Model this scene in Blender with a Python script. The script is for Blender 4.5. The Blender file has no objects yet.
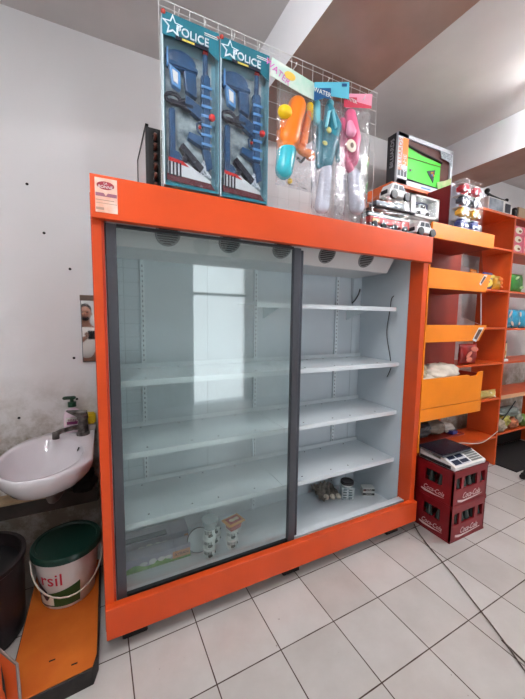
import bpy, bmesh, math, random
from mathutils import Vector, Matrix
random.seed(7)
C = bpy.context.scene.collection
PI = math.pi
# ------------------------------------------------------------------ camera model
F_PX = 320.857
YAW, PIT, ROL = 0.4620011610467241, -0.0974, 0.0135
CAM = Vector((0.0297, -1.5402, 1.6206))
fw = Vector((math.sin(YAW)*math.cos(PIT), math.cos(YAW)*math.cos(PIT), math.sin(PIT)))
rt = Vector((math.cos(YAW), -math.sin(YAW), 0)); up = rt.cross(fw)
rt2 = rt*math.cos(ROL)+up*math.sin(ROL); up2 = -rt*math.sin(ROL)+up*math.cos(ROL)
def P(px, py, ax, v):            # an image pixel cast from the camera onto a known plane of the room
    d = fw + rt2*((px-262.5)/F_PX) - up2*((py-349.5)/F_PX)
    i = 'xyz'.index(ax)
    return CAM + d*((v-CAM[i])/d[i])
cd = bpy.data.cameras.new('camera'); cam = bpy.data.objects.new('camera', cd); C.objects.link(cam)
cd.sensor_fit = 'HORIZONTAL'; cd.sensor_width = 36; cd.lens = F_PX/525*36; cd.clip_start = .02
M = Matrix((rt2, up2, -fw)).transposed().to_4x4(); M.translation = CAM
cam.matrix_world = M
bpy.context.scene.camera = cam

# ------------------------------------------------------------------ materials
def lin(c):
    return tuple(((x/255)/12.92 if x/255 <= .04045 else ((x/255+.055)/1.055)**2.4) for x in c)+(1,)
MATS = {}
def mat(name, rgb, rough=.5, metal=0, spec=.5, noise=0, nscale=8, bump=0, coat=0, trans=0, ior=1.45, emis=None, estr=0, rgb2=None, alpha=None):
    if name in MATS: return MATS[name]
    m = bpy.data.materials.new(name); m.use_nodes = True; nt = m.node_tree
    b = nt.nodes['Principled BSDF']; b.inputs['Base Color'].default_value = lin(rgb)
    b.inputs['Roughness'].default_value = rough; b.inputs['Metallic'].default_value = metal
    b.inputs['Specular IOR Level'].default_value = spec; b.inputs['Coat Weight'].default_value = coat
    b.inputs['Transmission Weight'].default_value = trans; b.inputs['IOR'].default_value = ior
    if alpha is not None: b.inputs['Alpha'].default_value = alpha
    if emis: b.inputs['Emission Color'].default_value = lin(emis); b.inputs['Emission Strength'].default_value = estr
    if noise or bump or rgb2:
        tc = nt.nodes.new('ShaderNodeTexCoord'); n = nt.nodes.new('ShaderNodeTexNoise')
        n.inputs['Scale'].default_value = nscale; n.inputs['Detail'].default_value = 5
        nt.links.new(tc.outputs['Object'], n.inputs['Vector'])
        if noise or rgb2:
            r = nt.nodes.new('ShaderNodeValToRGB'); r.color_ramp.elements[0].position = .35; r.color_ramp.elements[1].position = .65
            c2 = rgb2 or tuple(max(0, x*(1-noise)) for x in rgb)
            r.color_ramp.elements[0].color = lin(c2); r.color_ramp.elements[1].color = lin(rgb)
            nt.links.new(n.outputs['Fac'], r.inputs['Fac']); nt.links.new(r.outputs['Color'], b.inputs['Base Color'])
        if bump:
            bp = nt.nodes.new('ShaderNodeBump'); bp.inputs['Strength'].default_value = bump; bp.inputs['Distance'].default_value = .01
            nt.links.new(n.outputs['Fac'], bp.inputs['Height']); nt.links.new(bp.outputs['Normal'], b.inputs['Normal'])
    MATS[name] = m; return m
def film(name, tint=(255, 255, 255), refl=1.0, ior=1.5, rough=.02, bump=0, nscale=20, haze=0, hazec=(255, 255, 255)):
    """thin clear sheet: fresnel mix of see-through and mirror, with an optional milky part"""
    m = bpy.data.materials.new(name); m.use_nodes = True; nt = m.node_tree; nt.nodes.clear()
    o = nt.nodes.new('ShaderNodeOutputMaterial'); t = nt.nodes.new('ShaderNodeBsdfTransparent'); g = nt.nodes.new('ShaderNodeBsdfGlossy')
    t.inputs['Color'].default_value = lin(tint); g.inputs['Roughness'].default_value = rough
    f = nt.nodes.new('ShaderNodeFresnel'); f.inputs['IOR'].default_value = ior
    gm = nt.nodes.new('ShaderNodeNewGeometry'); ik = nt.nodes.new('ShaderNodeMath'); ik.operation = 'MULTIPLY_ADD'; ik.inputs[1].default_value = 1/ior-ior; ik.inputs[2].default_value = ior
    nt.links.new(gm.outputs['Backfacing'], ik.inputs[0]); nt.links.new(ik.outputs[0], f.inputs['IOR'])   # same fresnel from both sides of the thin sheet
    k = nt.nodes.new('ShaderNodeMath'); k.operation = 'MULTIPLY'; k.inputs[1].default_value = refl; k.use_clamp = True
    mx = nt.nodes.new('ShaderNodeMixShader')
    nt.links.new(f.outputs[0], k.inputs[0]); nt.links.new(k.outputs[0], mx.inputs[0]); nt.links.new(t.outputs[0], mx.inputs[1]); nt.links.new(g.outputs[0], mx.inputs[2])
    last = mx
    if bump:
        tc = nt.nodes.new('ShaderNodeTexCoord'); n = nt.nodes.new('ShaderNodeTexNoise'); n.inputs['Scale'].default_value = nscale
        b = nt.nodes.new('ShaderNodeBump'); b.inputs['Strength'].default_value = bump; b.inputs['Distance'].default_value = .02
        nt.links.new(tc.outputs['Object'], n.inputs['Vector']); nt.links.new(n.outputs['Fac'], b.inputs['Height'])
        nt.links.new(b.outputs['Normal'], g.inputs['Normal']); nt.links.new(b.outputs['Normal'], f.inputs['Normal'])
    if haze:
        d = nt.nodes.new('ShaderNodeBsdfDiffuse'); d.inputs['Color'].default_value = lin(hazec)
        m2 = nt.nodes.new('ShaderNodeMixShader'); m2.inputs[0].default_value = haze
        nt.links.new(mx.outputs[0], m2.inputs[1]); nt.links.new(d.outputs[0], m2.inputs[2]); last = m2
    nt.links.new(last.outputs[0], o.inputs['Surface']); MATS[name] = m; return m

orange = mat('orange_laminate', (216, 76, 26), .32, noise=.06, nscale=3)
bin_orange = mat('bin_orange_laminate', (240, 134, 20), .35, noise=.06, nscale=3)
unit_orange = mat('shelf_orange_laminate', (216, 86, 30), .38, noise=.08, nscale=4)
white_steel = mat('white_steel', (222, 230, 234), .3, noise=.02, nscale=4)
liner = mat('cabinet_liner', (205, 214, 220), .4, noise=.03, nscale=3)
dark_alu = mat('dark_aluminium', (84, 86, 92), .28, metal=.6)
grey_alu = mat('grey_aluminium', (140, 146, 158), .3, metal=.8)
black = mat('black_plastic', (22, 22, 25), .4)
blackm = mat('matt_black', (26, 24, 24), .8)
white = mat('white_plastic', (232, 232, 230), .35)
paper = mat('white_card', (228, 226, 222), .7)
ceramic = mat('ceramic', (226, 222, 226), .12, coat=.5)
chrome = mat('worn_chrome', (128, 124, 120), .35, metal=.7, noise=.5, nscale=40)
wire_white = mat('wire_white', (228, 228, 226), .4)
red = mat('red_plastic', (200, 30, 30), .4)
glass = film('door_glass', (250, 253, 252), refl=1.3, haze=.03, hazec=(170, 195, 200))
cell = film('cellophane', (250, 250, 252), refl=2.2, bump=1.0, nscale=22, rough=.06, haze=.05)
blister = film('clear_blister', (252, 253, 254), refl=.9, bump=.7, nscale=18, rough=.07)
acryl = film('clear_acrylic', (235, 240, 240), refl=1.5)

# ------------------------------------------------------------------ mesh builder
ORG = {}
class B:
    def __init__(s): s.bm = bmesh.new()
    def _add(s, o, mtx=None):
        if mtx is not None: bmesh.ops.transform(o, matrix=mtx, verts=o.verts)
        me = bpy.data.meshes.new('t'); o.to_mesh(me); o.free(); s.bm.from_mesh(me); bpy.data.meshes.remove(me); return s
    def box(s, x0, x1, y0, y1, z0, z1, mtx=None, bev=0):
        o = bmesh.new(); bmesh.ops.create_cube(o, size=1)
        for v in o.verts: v.co = Vector(((x0+x1)/2+v.co.x*(x1-x0), (y0+y1)/2+v.co.y*(y1-y0), (z0+z1)/2+v.co.z*(z1-z0)))
        if bev: bmesh.ops.bevel(o, geom=o.edges[:], offset=bev, segments=2, affect='EDGES')
        return s._add(o, mtx)
    def hexa(s, pts):               # 8 points: bottom ring of 4, top ring of 4
        o = bmesh.new(); v = [o.verts.new(p) for p in pts]
        for f in ((3, 2, 1, 0), (4, 5, 6, 7), (0, 1, 5, 4), (1, 2, 6, 5), (2, 3, 7, 6), (3, 0, 4, 7)): o.faces.new([v[i] for i in f])
        bmesh.ops.recalc_face_normals(o, faces=o.faces); return s._add(o)
    def prism(s, pts, d, mtx=None):    # polygon (3D points) pushed along d
        o = bmesh.new(); d = Vector(d); a = [o.verts.new(p) for p in pts]; b = [o.verts.new(Vector(p)+d) for p in pts]; n = len(a)
        o.faces.new(a); o.faces.new(b[::-1])
        for i in range(n): o.faces.new((a[i], a[(i+1) % n], b[(i+1) % n], b[i]))
        bmesh.ops.recalc_face_normals(o, faces=o.faces); return s._add(o, mtx)
    def loft(s, rings, cap0=True, cap1=True, mtx=None):
        o = bmesh.new(); R = [[o.verts.new(p) for p in r] for r in rings]; n = len(R[0])
        for a, b in zip(R, R[1:]):
            for i in range(n): o.faces.new((a[i], a[(i+1) % n], b[(i+1) % n], b[i]))
        if cap0: o.faces.new(R[0][::-1])
        if cap1: o.faces.new(R[-1])
        bmesh.ops.recalc_face_normals(o, faces=o.faces); return s._add(o, mtx)
    def lathe(s, prof, c=(0, 0, 0), seg=28, mtx=None, sx=1, sy=1):
        c = Vector(c)
        rings = [[c+Vector((r*sx*math.cos(2*PI*i/seg), r*sy*math.sin(2*PI*i/seg), z)) for i in range(seg)] for r, z in prof]
        return s.loft(rings, mtx=mtx)
    def tube(s, pts, r, seg=10):
        pts = [Vector(p) for p in pts]; rings = []; rr = r if isinstance(r, (list, tuple)) else [r]*len(pts)
        t = (pts[1]-pts[0]).normalized(); n = t.orthogonal().normalized()
        for i, p in enumerate(pts):
            a = pts[max(i-1, 0)]; b = pts[min(i+1, len(pts)-1)]; t = (b-a).normalized()
            n = (n-t*n.dot(t)).normalized(); bn = t.cross(n)
            rings.append([p+n*rr[i]*math.cos(2*PI*k/seg)+bn*rr[i]*math.sin(2*PI*k/seg) for k in range(seg)])
        return s.loft(rings)
    def ball(s, c, r, sx=1, sy=1, sz=1, mtx=None, sub=3):
        o = bmesh.new(); bmesh.ops.create_icosphere(o, subdivisions=sub, radius=r)
        m = Matrix.Translation(c) @ (mtx or Matrix()) @ Matrix.Diagonal((sx, sy, sz, 1)); return s._add(o, m)
    def capsule(s, a, b, r0, r1, seg=16):
        a = Vector(a); b = Vector(b); t = (b-a).normalized(); pts = []; rr = []
        for k in range(5): q = math.sin(PI/2*(1-k/4)); pts.append(a-t*r0*q); rr.append(max(r0*math.cos(PI/2*(1-k/4)), r0*.02))
        for k in range(5): q = math.sin(PI/2*k/4); pts.append(b+t*r1*q); rr.append(max(r1*math.cos(PI/2*k/4), r1*.02))
        return s.tube(pts, rr, seg)
    def text(s, body, size, mtx, ext=.0006, shear=0, sx=1):
        cu = bpy.data.curves.new('t', 'FONT'); cu.body = body; cu.size = size; cu.extrude = ext; cu.shear = shear
        cu.align_x = 'CENTER'; cu.align_y = 'CENTER'; cu.resolution_u = 3
        ob = bpy.data.objects.new('t', cu); C.objects.link(ob); bpy.context.view_layer.update()
        me = bpy.data.meshes.new_from_object(ob.evaluated_get(bpy.context.evaluated_depsgraph_get()))
        bpy.data.objects.remove(ob); bpy.data.curves.remove(cu)
        me.transform(mtx @ Matrix.Diagonal((sx, 1, 1, 1))); s.bm.from_mesh(me); bpy.data.meshes.remove(me); return s
    def xf(s, m): bmesh.ops.transform(s.bm, matrix=m, verts=s.bm.verts); return s
    def obj(s, name, m, parent=None, smooth=False, bev=0, sub=0, label=None, cat=None, group=None, kind=None, loc=None):
        bmesh.ops.remove_doubles(s.bm, verts=s.bm.verts, dist=1e-6)
        me = bpy.data.meshes.new(name)
        vs = [v.co for v in s.bm.verts]
        if parent is None:
            o0 = Vector(loc) if loc is not None else Vector(((min(v.x for v in vs)+max(v.x for v in vs))/2, (min(v.y for v in vs)+max(v.y for v in vs))/2, min(v.z for v in vs)))
            off = o0
        else: off = ORG.get(parent.name, Vector())
        bmesh.ops.translate(s.bm, vec=-off, verts=s.bm.verts)
        s.bm.to_mesh(me); s.bm.free()
        for mm in (m if isinstance(m, (list, tuple)) else [m]): me.materials.append(mm)
        o = bpy.data.objects.new(name, me); C.objects.link(o)
        if parent is None: o.location = off
        else: o.parent = parent
        ORG[o.name] = off
        if smooth:
            for p in me.polygons: p.use_smooth = True
            if smooth != 'all':
                me.update(); me.set_sharp_from_angle(angle=math.radians(40))
        if sub:
            mo = o.modifiers.new('s', 'SUBSURF'); mo.levels = mo.render_levels = sub
        if bev:
            mo = o.modifiers.new('b', 'BEVEL'); mo.width = bev; mo.segments = 2; mo.limit_method = 'ANGLE'
        tag(o, label, cat, group, kind); return o
def tag(o, label=None, cat=None, group=None, kind=None):
    for k, v in (('label', label), ('category', cat), ('group', group), ('kind', kind)):
        if v: o[k] = v
def thing(name, label, cat, loc=(0, 0, 0), rz=0, group=None, local=False):
    o = bpy.data.objects.new(name, None); C.objects.link(o); o.location = loc; o.rotation_euler = (0, 0, rz)
    o.empty_display_size = .05; tag(o, label, cat, group); ORG[o.name] = Vector() if local else Vector(loc); return o
def copy_tree(o, parent=None):
    c = o.copy(); C.objects.link(c); c.parent = parent; ORG[c.name] = ORG.get(o.name, Vector())
    for ch in list(o.children):
        copy_tree(ch, c)
    return c
def FM(p, rz=0):    # text/decal frame facing -Y : x right, y up
    return Matrix.Translation(p) @ Matrix.Rotation(rz, 4, 'Z') @ Matrix.Rotation(PI/2, 4, 'X')
def LM(p, flip=1):  # facing -X : text runs along -Y
    return Matrix.Translation(p) @ Matrix.Rotation(-PI/2, 4, 'Z') @ Matrix.Rotation(PI/2, 4, 'X')

# ------------------------------------------------------------------ the room
WY = .90; HZ = 3.358; BZ = 3.05; X0 = -.95; X1 = 6.0; Y0 = -4.1
def floor_mat():
    m = bpy.data.materials.new('floor_tiles'); m.use_nodes = True; nt = m.node_tree; b = nt.nodes['Principled BSDF']; L = nt.links.new
    def N(t, **k):
        n = nt.nodes.new(t)
        for a, v in k.items(): setattr(n, a, v)
        return n
    def mth(op, a, b_=None, clamp=False):
        n = N('ShaderNodeMath', operation=op); n.use_clamp = clamp
        for i, v in enumerate((a, b_)):
            if v is None: continue
            if isinstance(v, (int, float)): n.inputs[i].default_value = v
            else: L(v, n.inputs[i])
        return n.outputs[0]
    tc = N('ShaderNodeTexCoord'); mp = N('ShaderNodeMapping', vector_type='TEXTURE')
    mp.inputs['Location'].default_value = (.09705, .00088, 0); mp.inputs['Rotation'].default_value = (0, 0, .02137); mp.inputs['Scale'].default_value = (.33, .3286, 1)
    L(tc.outputs['Object'], mp.inputs['Vector'])
    sp = N('ShaderNodeSeparateXYZ'); L(mp.outputs[0], sp.inputs[0])
    nz = N('ShaderNodeTexNoise'); nz.inputs['Scale'].default_value = 9; L(tc.outputs['Object'], nz.inputs['Vector'])
    ds = []
    for ax in (0, 1):
        f = mth('FRACT', sp.outputs[ax]); g = mth('ABSOLUTE', mth('SUBTRACT', f, .5)); ds.append(g)
    mx = mth('MAXIMUM', ds[0], ds[1]); w = mth('ADD', .4905, mth('MULTIPLY', mth('SUBTRACT', nz.outputs['Fac'], .5), .006))
    gr = mth('MULTIPLY', mth('SUBTRACT', mx, w), 400, True)
    wn = N('ShaderNodeTexWhiteNoise', noise_dimensions='2D'); fl = N('ShaderNodeVectorMath', operation='FLOOR'); L(mp.outputs[0], fl.inputs[0]); L(fl.outputs[0], wn.inputs['Vector'])
    n2 = N('ShaderNodeTexNoise'); n2.inputs['Scale'].default_value = 3.5; n2.inputs['Detail'].default_value = 8; n2.inputs['Roughness'].default_value = .65; L(tc.outputs['Object'], n2.inputs['Vector'])
    t = mth('ADD', mth('MULTIPLY', wn.outputs['Value'], .35), mth('MULTIPLY', n2.outputs['Fac'], .75), True)
    r = N('ShaderNodeValToRGB'); r.color_ramp.elements[0].color = lin((180, 174, 168)); r.color_ramp.elements[1].color = lin((208, 205, 201)); r.color_ramp.elements[0].position = .2; r.color_ramp.elements[1].position = .8
    L(t, r.inputs[0])
    # sparse dark specks of dirt
    n3 = N('ShaderNodeTexNoise'); n3.inputs['Scale'].default_value = 26; n3.inputs['Detail'].default_value = 2; L(tc.outputs['Object'], n3.inputs['Vector'])
    s3 = mth('MULTIPLY', mth('SUBTRACT', n3.outputs['Fac'], .745), 30, True)
    m1 = N('ShaderNodeMix', data_type='RGBA'); L(s3, m1.inputs['Factor']); L(r.outputs[0], m1.inputs['A']); m1.inputs['B'].default_value = lin((110, 95, 85))
    m2 = N('ShaderNodeMix', data_type='RGBA'); L(gr, m2.inputs['Factor']); L(m1.outputs['Result'], m2.inputs['A']); m2.inputs['B'].default_value = lin((74, 56, 46))
    L(m2.outputs['Result'], b.inputs['Base Color'])
    L(mth('ADD', .3, mth('MULTIPLY', gr, .5)), b.inputs['Roughness'])
    bp = N('ShaderNodeBump'); bp.inputs['Strength'].default_value = .4; bp.inputs['Distance'].default_value = .003; L(mth('SUBTRACT', 1.0, gr), bp.inputs['Height']); L(bp.outputs[0], b.inputs['Normal'])
    return m
def wall_mat():
    m = bpy.data.materials.new('dirty_plaster'); m.use_nodes = True; nt = m.node_tree; b = nt.nodes['Principled BSDF']; L = nt.links.new
    N = nt.nodes.new
    tc = N('ShaderNodeTexCoord'); sp = N('ShaderNodeSeparateXYZ'); L(tc.outputs['Object'], sp.inputs[0])
    n = N('ShaderNodeTexNoise'); n.inputs['Scale'].default_value = 6; n.inputs['Detail'].default_value = 9; n.inputs['Roughness'].default_value = .7; L(tc.outputs['Object'], n.inputs['Vector'])
    mr = N('ShaderNodeMapRange'); mr.inputs['From Min'].default_value = 1.25; mr.inputs['From Max'].default_value = .75; L(sp.outputs[2], mr.inputs['Value'])
    mu = N('ShaderNodeMath'); mu.operation = 'MULTIPLY'; L(mr.outputs[0], mu.inputs[0])
    rr = N('ShaderNodeMapRange'); rr.inputs['From Min'].default_value = .4; rr.inputs['From Max'].default_value = .6; L(n.outputs['Fac'], rr.inputs['Value']); L(rr.outputs[0], mu.inputs[1])
    ad = N('ShaderNodeMath'); ad.operation = 'MULTIPLY_ADD'; L(mr.outputs[0], ad.inputs[0]); ad.inputs[1].default_value = .35; L(mu.outputs[0], ad.inputs[2]); ad.use_clamp = True
    mx = N('ShaderNodeMix'); mx.data_type = 'RGBA'; L(ad.outputs[0], mx.inputs['Factor']); mx.inputs['A'].default_value = lin((232, 231, 231)); mx.inputs['B'].default_value = lin((160, 150, 134))
    n2 = N('ShaderNodeTexNoise'); n2.inputs['Scale'].default_value = 22; n2.inputs['Detail'].default_value = 1; L(tc.outputs['Object'], n2.inputs['Vector'])
    r2 = N('ShaderNodeMapRange'); r2.inputs['From Min'].default_value = .765; r2.inputs['From Max'].default_value = .775; L(n2.outputs['Fac'], r2.inputs['Value'])
    m2 = N('ShaderNodeMix'); m2.data_type = 'RGBA'; L(r2.outputs[0], m2.inputs['Factor']); L(mx.outputs['Result'], m2.inputs['A']); m2.inputs['B'].default_value = lin((90, 80, 74))
    L(mx.outputs['Result'], b.inputs['Base Color']); b.inputs['Roughness'].default_value = .6
    bp = N('ShaderNodeBump'); bp.inputs['Strength'].default_value = .25; bp.inputs['Distance'].default_value = .01; L(n.outputs['Fac'], bp.inputs['Height']); L(bp.outputs[0], b.inputs['Normal'])
    return m
wallm = wall_mat(); ceilm = mat('ceiling_paint', (208, 205, 203), .55, noise=.05, nscale=2.5)
beamm = mat('beam_paint', (238, 238, 240), .5, noise=.03, nscale=3)
soffit = mat('shaded_beam_soffit', (176, 150, 138), .22, noise=.08, nscale=4)  # brown stands in for the shade on the white beams' underside
def struct(b, name, m, **k): return b.obj(name, m, kind='structure', loc=(0, 0, 0), **k)
struct(B().box(X0, X1, Y0, WY+.1, -.1, 0), 'floor', floor_mat())
struct(B().box(X0, X1, Y0, WY+.1, HZ, HZ+.1), 'ceiling', ceilm)
struct(B().box(X0, X1, WY, WY+.1, 0, HZ), 'wall_back', wallm)
struct(B().box(X0-.1, X0, Y0, WY+.1, 0, HZ), 'wall_left', wallm)
struct(B().box(X1, X1+.1, Y0, WY+.1, 0, HZ), 'wall_right', wallm)
DX0, DX1, DZ = 1.45, 2.55, 2.62
struct(B().box(X0, DX0, Y0-.1, Y0, 0, HZ).box(DX1, X1, Y0-.1, Y0, 0, HZ).box(DX0, DX1, Y0-.1, Y0, DZ, HZ), 'wall_front', wallm)
struct(B().box(DX0, DX0+.05, Y0-.1, Y0+.02, 0, DZ).box(DX1-.05, DX1, Y0-.1, Y0+.02, 0, DZ).box(DX0, DX1, Y0-.1, Y0+.02, DZ-.05, DZ).box(DX0, DX1, Y0-.1, Y0+.02, 2.02, 2.07), 'door_1', white)
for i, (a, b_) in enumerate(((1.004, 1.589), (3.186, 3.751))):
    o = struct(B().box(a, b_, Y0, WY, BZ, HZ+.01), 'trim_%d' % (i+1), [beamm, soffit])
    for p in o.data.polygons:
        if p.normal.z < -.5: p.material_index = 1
# screw holes in the plaster
for q in ((27, 184), (44, 233), (70, 269), (74, 358), (77, 399), (19, 418)):
    p = P(*q, 'y', WY)
    B().lathe([(.002, -.006), (.009, -.004), (.008, .0), (.003, .003)], mtx=Matrix.Translation(p) @ Matrix.Rotation(PI/2, 4, 'X')).obj('wall_plug', blackm, label='small dark plug hole in the white wall left of the orange cabinet', cat='wall plug', group='plug holes in the wall')

# ------------------------------------------------------------------ the orange display cabinet
W = 2.122
cab = thing('display_cabinet', 'large orange framed refrigerated display cabinet with empty white shelves and a sliding glass door', 'display cabinet', (W/2, .3, 0))
cab_o = Vector((W/2, .3, 0))
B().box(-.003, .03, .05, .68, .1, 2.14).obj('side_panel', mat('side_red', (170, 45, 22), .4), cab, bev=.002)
B().box(2.09, W, .145, .68, .1, 2.14).obj('side_panel', orange, cab, bev=.002)
# white liner: back, sides, ceiling
B().box(.03, 2.09, .635, .68, .1, 2.19).obj('back_panel', liner, cab)
B().box(.03, .042, .12, .635, .12, 2.17).obj('inner_wall', liner, cab)
B().box(2.078, 2.09, .14, .635, .12, 2.17).obj('inner_wall', liner, cab)
B().hexa([(.042, .06, .08), (2.078, .06, .08), (2.078, .635, .08), (.042, .635, .08), (.042, .06, .165), (2.078, .06, .165), (2.078, .635, .125), (.042, .635, .125)]).obj('bottom_pan', white_steel, cab)
# back panel ribs and seams
b = B()
for x in (.15, .68, 1.45, 1.98): b.box(x, x+.004, .633, .636, .13, 1.98)
for z in [.3+.085*k for k in range(20)]: b.box(.045, .24, .6335, .636, z, z+.003)
b.obj('panel_seam', mat('seam_grey', (172, 182, 188), .5), cab)
# header, rail, pillars
B().box(0, W, 0, .04, 2.026, 2.2).obj('header', orange, cab, bev=.003)
B().box(0, W, .04, .68, 2.185, 2.2).obj('top_panel', orange, cab)
B().box(.03, 2.09, .04, .636, 2.17, 2.184).obj('inner_ceiling', liner, cab)
B().box(0, W, -.002, .04, .098, .256).obj('base_rail', orange, cab, bev=.004)
B().box(.0, .037, .03, .10, .2, 2.05).obj('pillar', orange, cab, bev=.002)
B().box(.037, .048, .038, .12, .2, 2.05).obj('pillar_return', mat('return_orange_shaded', (170, 50, 20), .4), cab)  # darker copy of the pillar orange, shade painted on the return
B().box(2.078, W+.004, .03, .145, .2, 2.05).obj('pillar', orange, cab, bev=.002)
for x, y in ((.07, .1), (1.9, .1), (.07, .58), (1.9, .58), (1.0, .1)):
    B().box(x, x+.12, y-.03, y+.05, 0, .1, bev=.004).obj('foot', blackm, cab)
B().box(.02, W-.02, .2, .22, .0, .1).obj('kick_plate', blackm, cab)
# sliding door tracks
B().box(.052, 2.077, .08, .13, .14, .235).obj('door_track', white_steel, cab)
# sloped air duct with round grilles
dx0, dx1 = .06, 1.995
B().prism([(dx0, .161, 2.168), (dx0, .282, 1.975), (dx0, .635, 1.972), (dx0, .635, 2.168)], (dx1-dx0, 0, 0)).obj('air_duct', mat('duct_white', (214, 212, 212), .4), cab, bev=.002)
sl = math.atan2(2.168-1.975, .282-.161)
for k in range(5):
    x = .35+.345*k; zc = 2.052; yc = .282-(zc-1.975)/math.tan(sl)
    mt = Matrix.Translation((x, yc, zc)) @ Matrix.Rotation(PI/2+(PI/2-sl), 4, 'X')
    v = B().lathe([(.066, -.002), (.066, .003), (.060, .005), (.056, .003)], mtx=mt, seg=36).obj('vent', mat('vent_grey', (135, 134, 136), .6), cab, smooth=True)
    b = B()
    for j in range(-4, 5):
        h = math.sqrt(max(0, .054**2-(j*.0125)**2)); b.box(-h, h, j*.0125-.003, j*.0125+.003, .0035, .006, mtx=mt)
    b.obj('slat', blackm, v)
# slotted shelf rails
for x in (.259, 1.045, 1.80):
    r = B().box(x-.014, x+.014, .615, .636, .13, 1.975).obj('shelf_rail', white_steel, cab, bev=.001)
    b = B()
    for k in range(58): z = .16+k*.031; b.box(x-.0025, x+.0025, .613, .6155, z, z+.013)
    b.obj('slot', mat('slot_dark', (70, 74, 80), .6), r)
# full width shelves
def shelf(x0, x1, z, y0=.19, y1=.612, lipb=.03, brackets=()):
    b = B().box(x0, x1, y0, y1, z-.004, z).box(x0, x1, y0, y0+.004, z-.030, z).box(x0, x1, y1-.003, y1, z, z+lipb) \
        .box(x0, x1, y0, y0+.02, z-.030, z-.028)
    s = b.obj('shelf', white_steel, cab, bev=.0012)
    h = B()
    for x in (x0+.18, x0+(x1-x0)*.5-.08, x0+(x1-x0)*.5+.08, x1-.18):
        for y in (y0+.05, y1-.03): h.lathe([(.005, .0), (.005, .0012)], c=(x, y, z), seg=10)
    h.obj('pin_hole', blackm, s)
    for x in brackets:
        B().prism([(x, y1, z-.004), (x, y1, z-.10), (x, y0+.05, z-.02), (x, y0+.05, z-.004)], (.003, 0, 0)).obj('bracket', white_steel, s)
for z in (.53, .915, 1.295):
    shelf(.046, 1.052, z, brackets=(.259,)); shelf(1.056, 2.074, z, brackets=(1.80,))
shelf(.85, 2.012, 1.715, y0=.19, y1=.5, lipb=.0, brackets=(1.045, 1.80))
# glass sliding door (front one, parked left) with the stile of the second behind it
d = thing('sliding_door', None, None); d.parent = cab; d.location = -cab_o; d.name = 'sliding_door'
ORG['sliding_door'] = Vector()
B().box(.05, .096, .05, .075, .236, 2.024).obj('stile', dark_alu, d, bev=.004)
B().box(1.012, 1.06, .045, .075, .236, 2.02).obj('stile', dark_alu, d, bev=.004)
B().box(.096, 1.012, .05, .072, .236, .256).obj('gasket', black, d)
B().box(.096, 1.012, .05, .072, 2.012, 2.024).obj('gasket', black, d)
B().box(.09, 1.015, .060, .0604, .25, 2.01).obj('glass_pane', glass, d)
d2 = thing('sliding_door', None, None); d2.parent = cab; d2.location = -cab_o; ORG[d2.name] = Vector()
B().box(1.064, 1.104, .088, .115, .236, 2.02).obj('stile', mat('stile_grey', (92, 96, 106), .25, metal=.6), d2, bev=.004)
B().box(.06, 1.064, .10, .1004, .25, 2.01).obj('glass_pane', film('rear_glass', (252, 254, 254), refl=.6, haze=.015, hazec=(180, 200, 205)), d2)
# loose cables inside
def wire(pts, r, name, m, parent=None, **k):
    cu = bpy.data.curves.new(name, 'CURVE'); cu.dimensions = '3D'; s = cu.splines.new('NURBS'); s.points.add(len(pts)-1)
    for q, p in zip(s.points, pts): q.co = (*p, 1)
    s.use_endpoint_u = True; s.order_u = 4; cu.resolution_u = 8; cu.bevel_depth = r; cu.bevel_resolution = 2
    ob = bpy.data.objects.new('t', cu); C.objects.link(ob); bpy.context.view_layer.update()
    me = bpy.data.meshes.new_from_object(ob.evaluated_get(bpy.context.evaluated_depsgraph_get())); bpy.data.objects.remove(ob)
    b = B(); b.bm.from_mesh(me); return b.obj(name, m, parent, smooth='all', **k)
wire([P(*q, 'x', 2.072) for q in ((394, 296), (391, 297), (391, 306), (388, 320), (386, 334), (389, 350), (391, 363), (391, 366))], .003, 'loose_cable', black, cab)
wire([P(*q, 'x', 2.072) for q in ((391, 368), (389, 373), (387, 377))], .003, 'loose_cable', black, cab)
wire([P(*q, 'y', .6) for q in ((360, 289), (359, 295), (355, 301), (352, 303))], .006, 'loose_cable', black, cab)
wire([P(*q, 'y', .62) for q in ((352, 270), (352, 285), (352, 303))], .003, 'loose_cable', mat('grey_cable', (150, 155, 160), .5), cab)
# sticker on the header
st = B().box(.018, .102, -.0022, -.0005, 2.05, 2.187).obj('label_sticker', mat('worn_sticker', (232, 206, 190), .5, rgb2=(225, 170, 145), nscale=24), cab)
B().lathe([(.033, 0), (.033, .0006)], sy=.5, mtx=FM((.058, -.0022, 2.158))).obj('logo_oval', mat('maroon_print', (150, 32, 50), .5), st)
B().text('LA', .012, FM((.058, -.0032, 2.166))).text('BONNE', .016, FM((.058, -.0032, 2.152))).obj('logo_lettering', paper, st)
B().prism([(.02, -.0024, 2.128), (.05, -.0024, 2.128), (.058, -.0024, 2.116), (.066, -.0024, 2.128), (.1, -.0024, 2.128), (.1, -.0024, 2.114), (.02, -.0024, 2.114)], (0, .0006, 0)).obj('print_band', mat('mauve_print', (150, 90, 110), .5), st)
B().box(.02, .09, -.0024, -.0022, 2.098, 2.101).box(.02, .1, -.0024, -.0022, 2.086, 2.088).box(.02, .05, -.0024, -.0022, 2.06, 2.07).obj('print_line', mat('faded_print', (170, 130, 115), .6), st)

# ------------------------------------------------------------------ goods inside the cabinet
FZ = .158
def floor_z(y): return .165-(y-.06)/.575*.04
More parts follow.
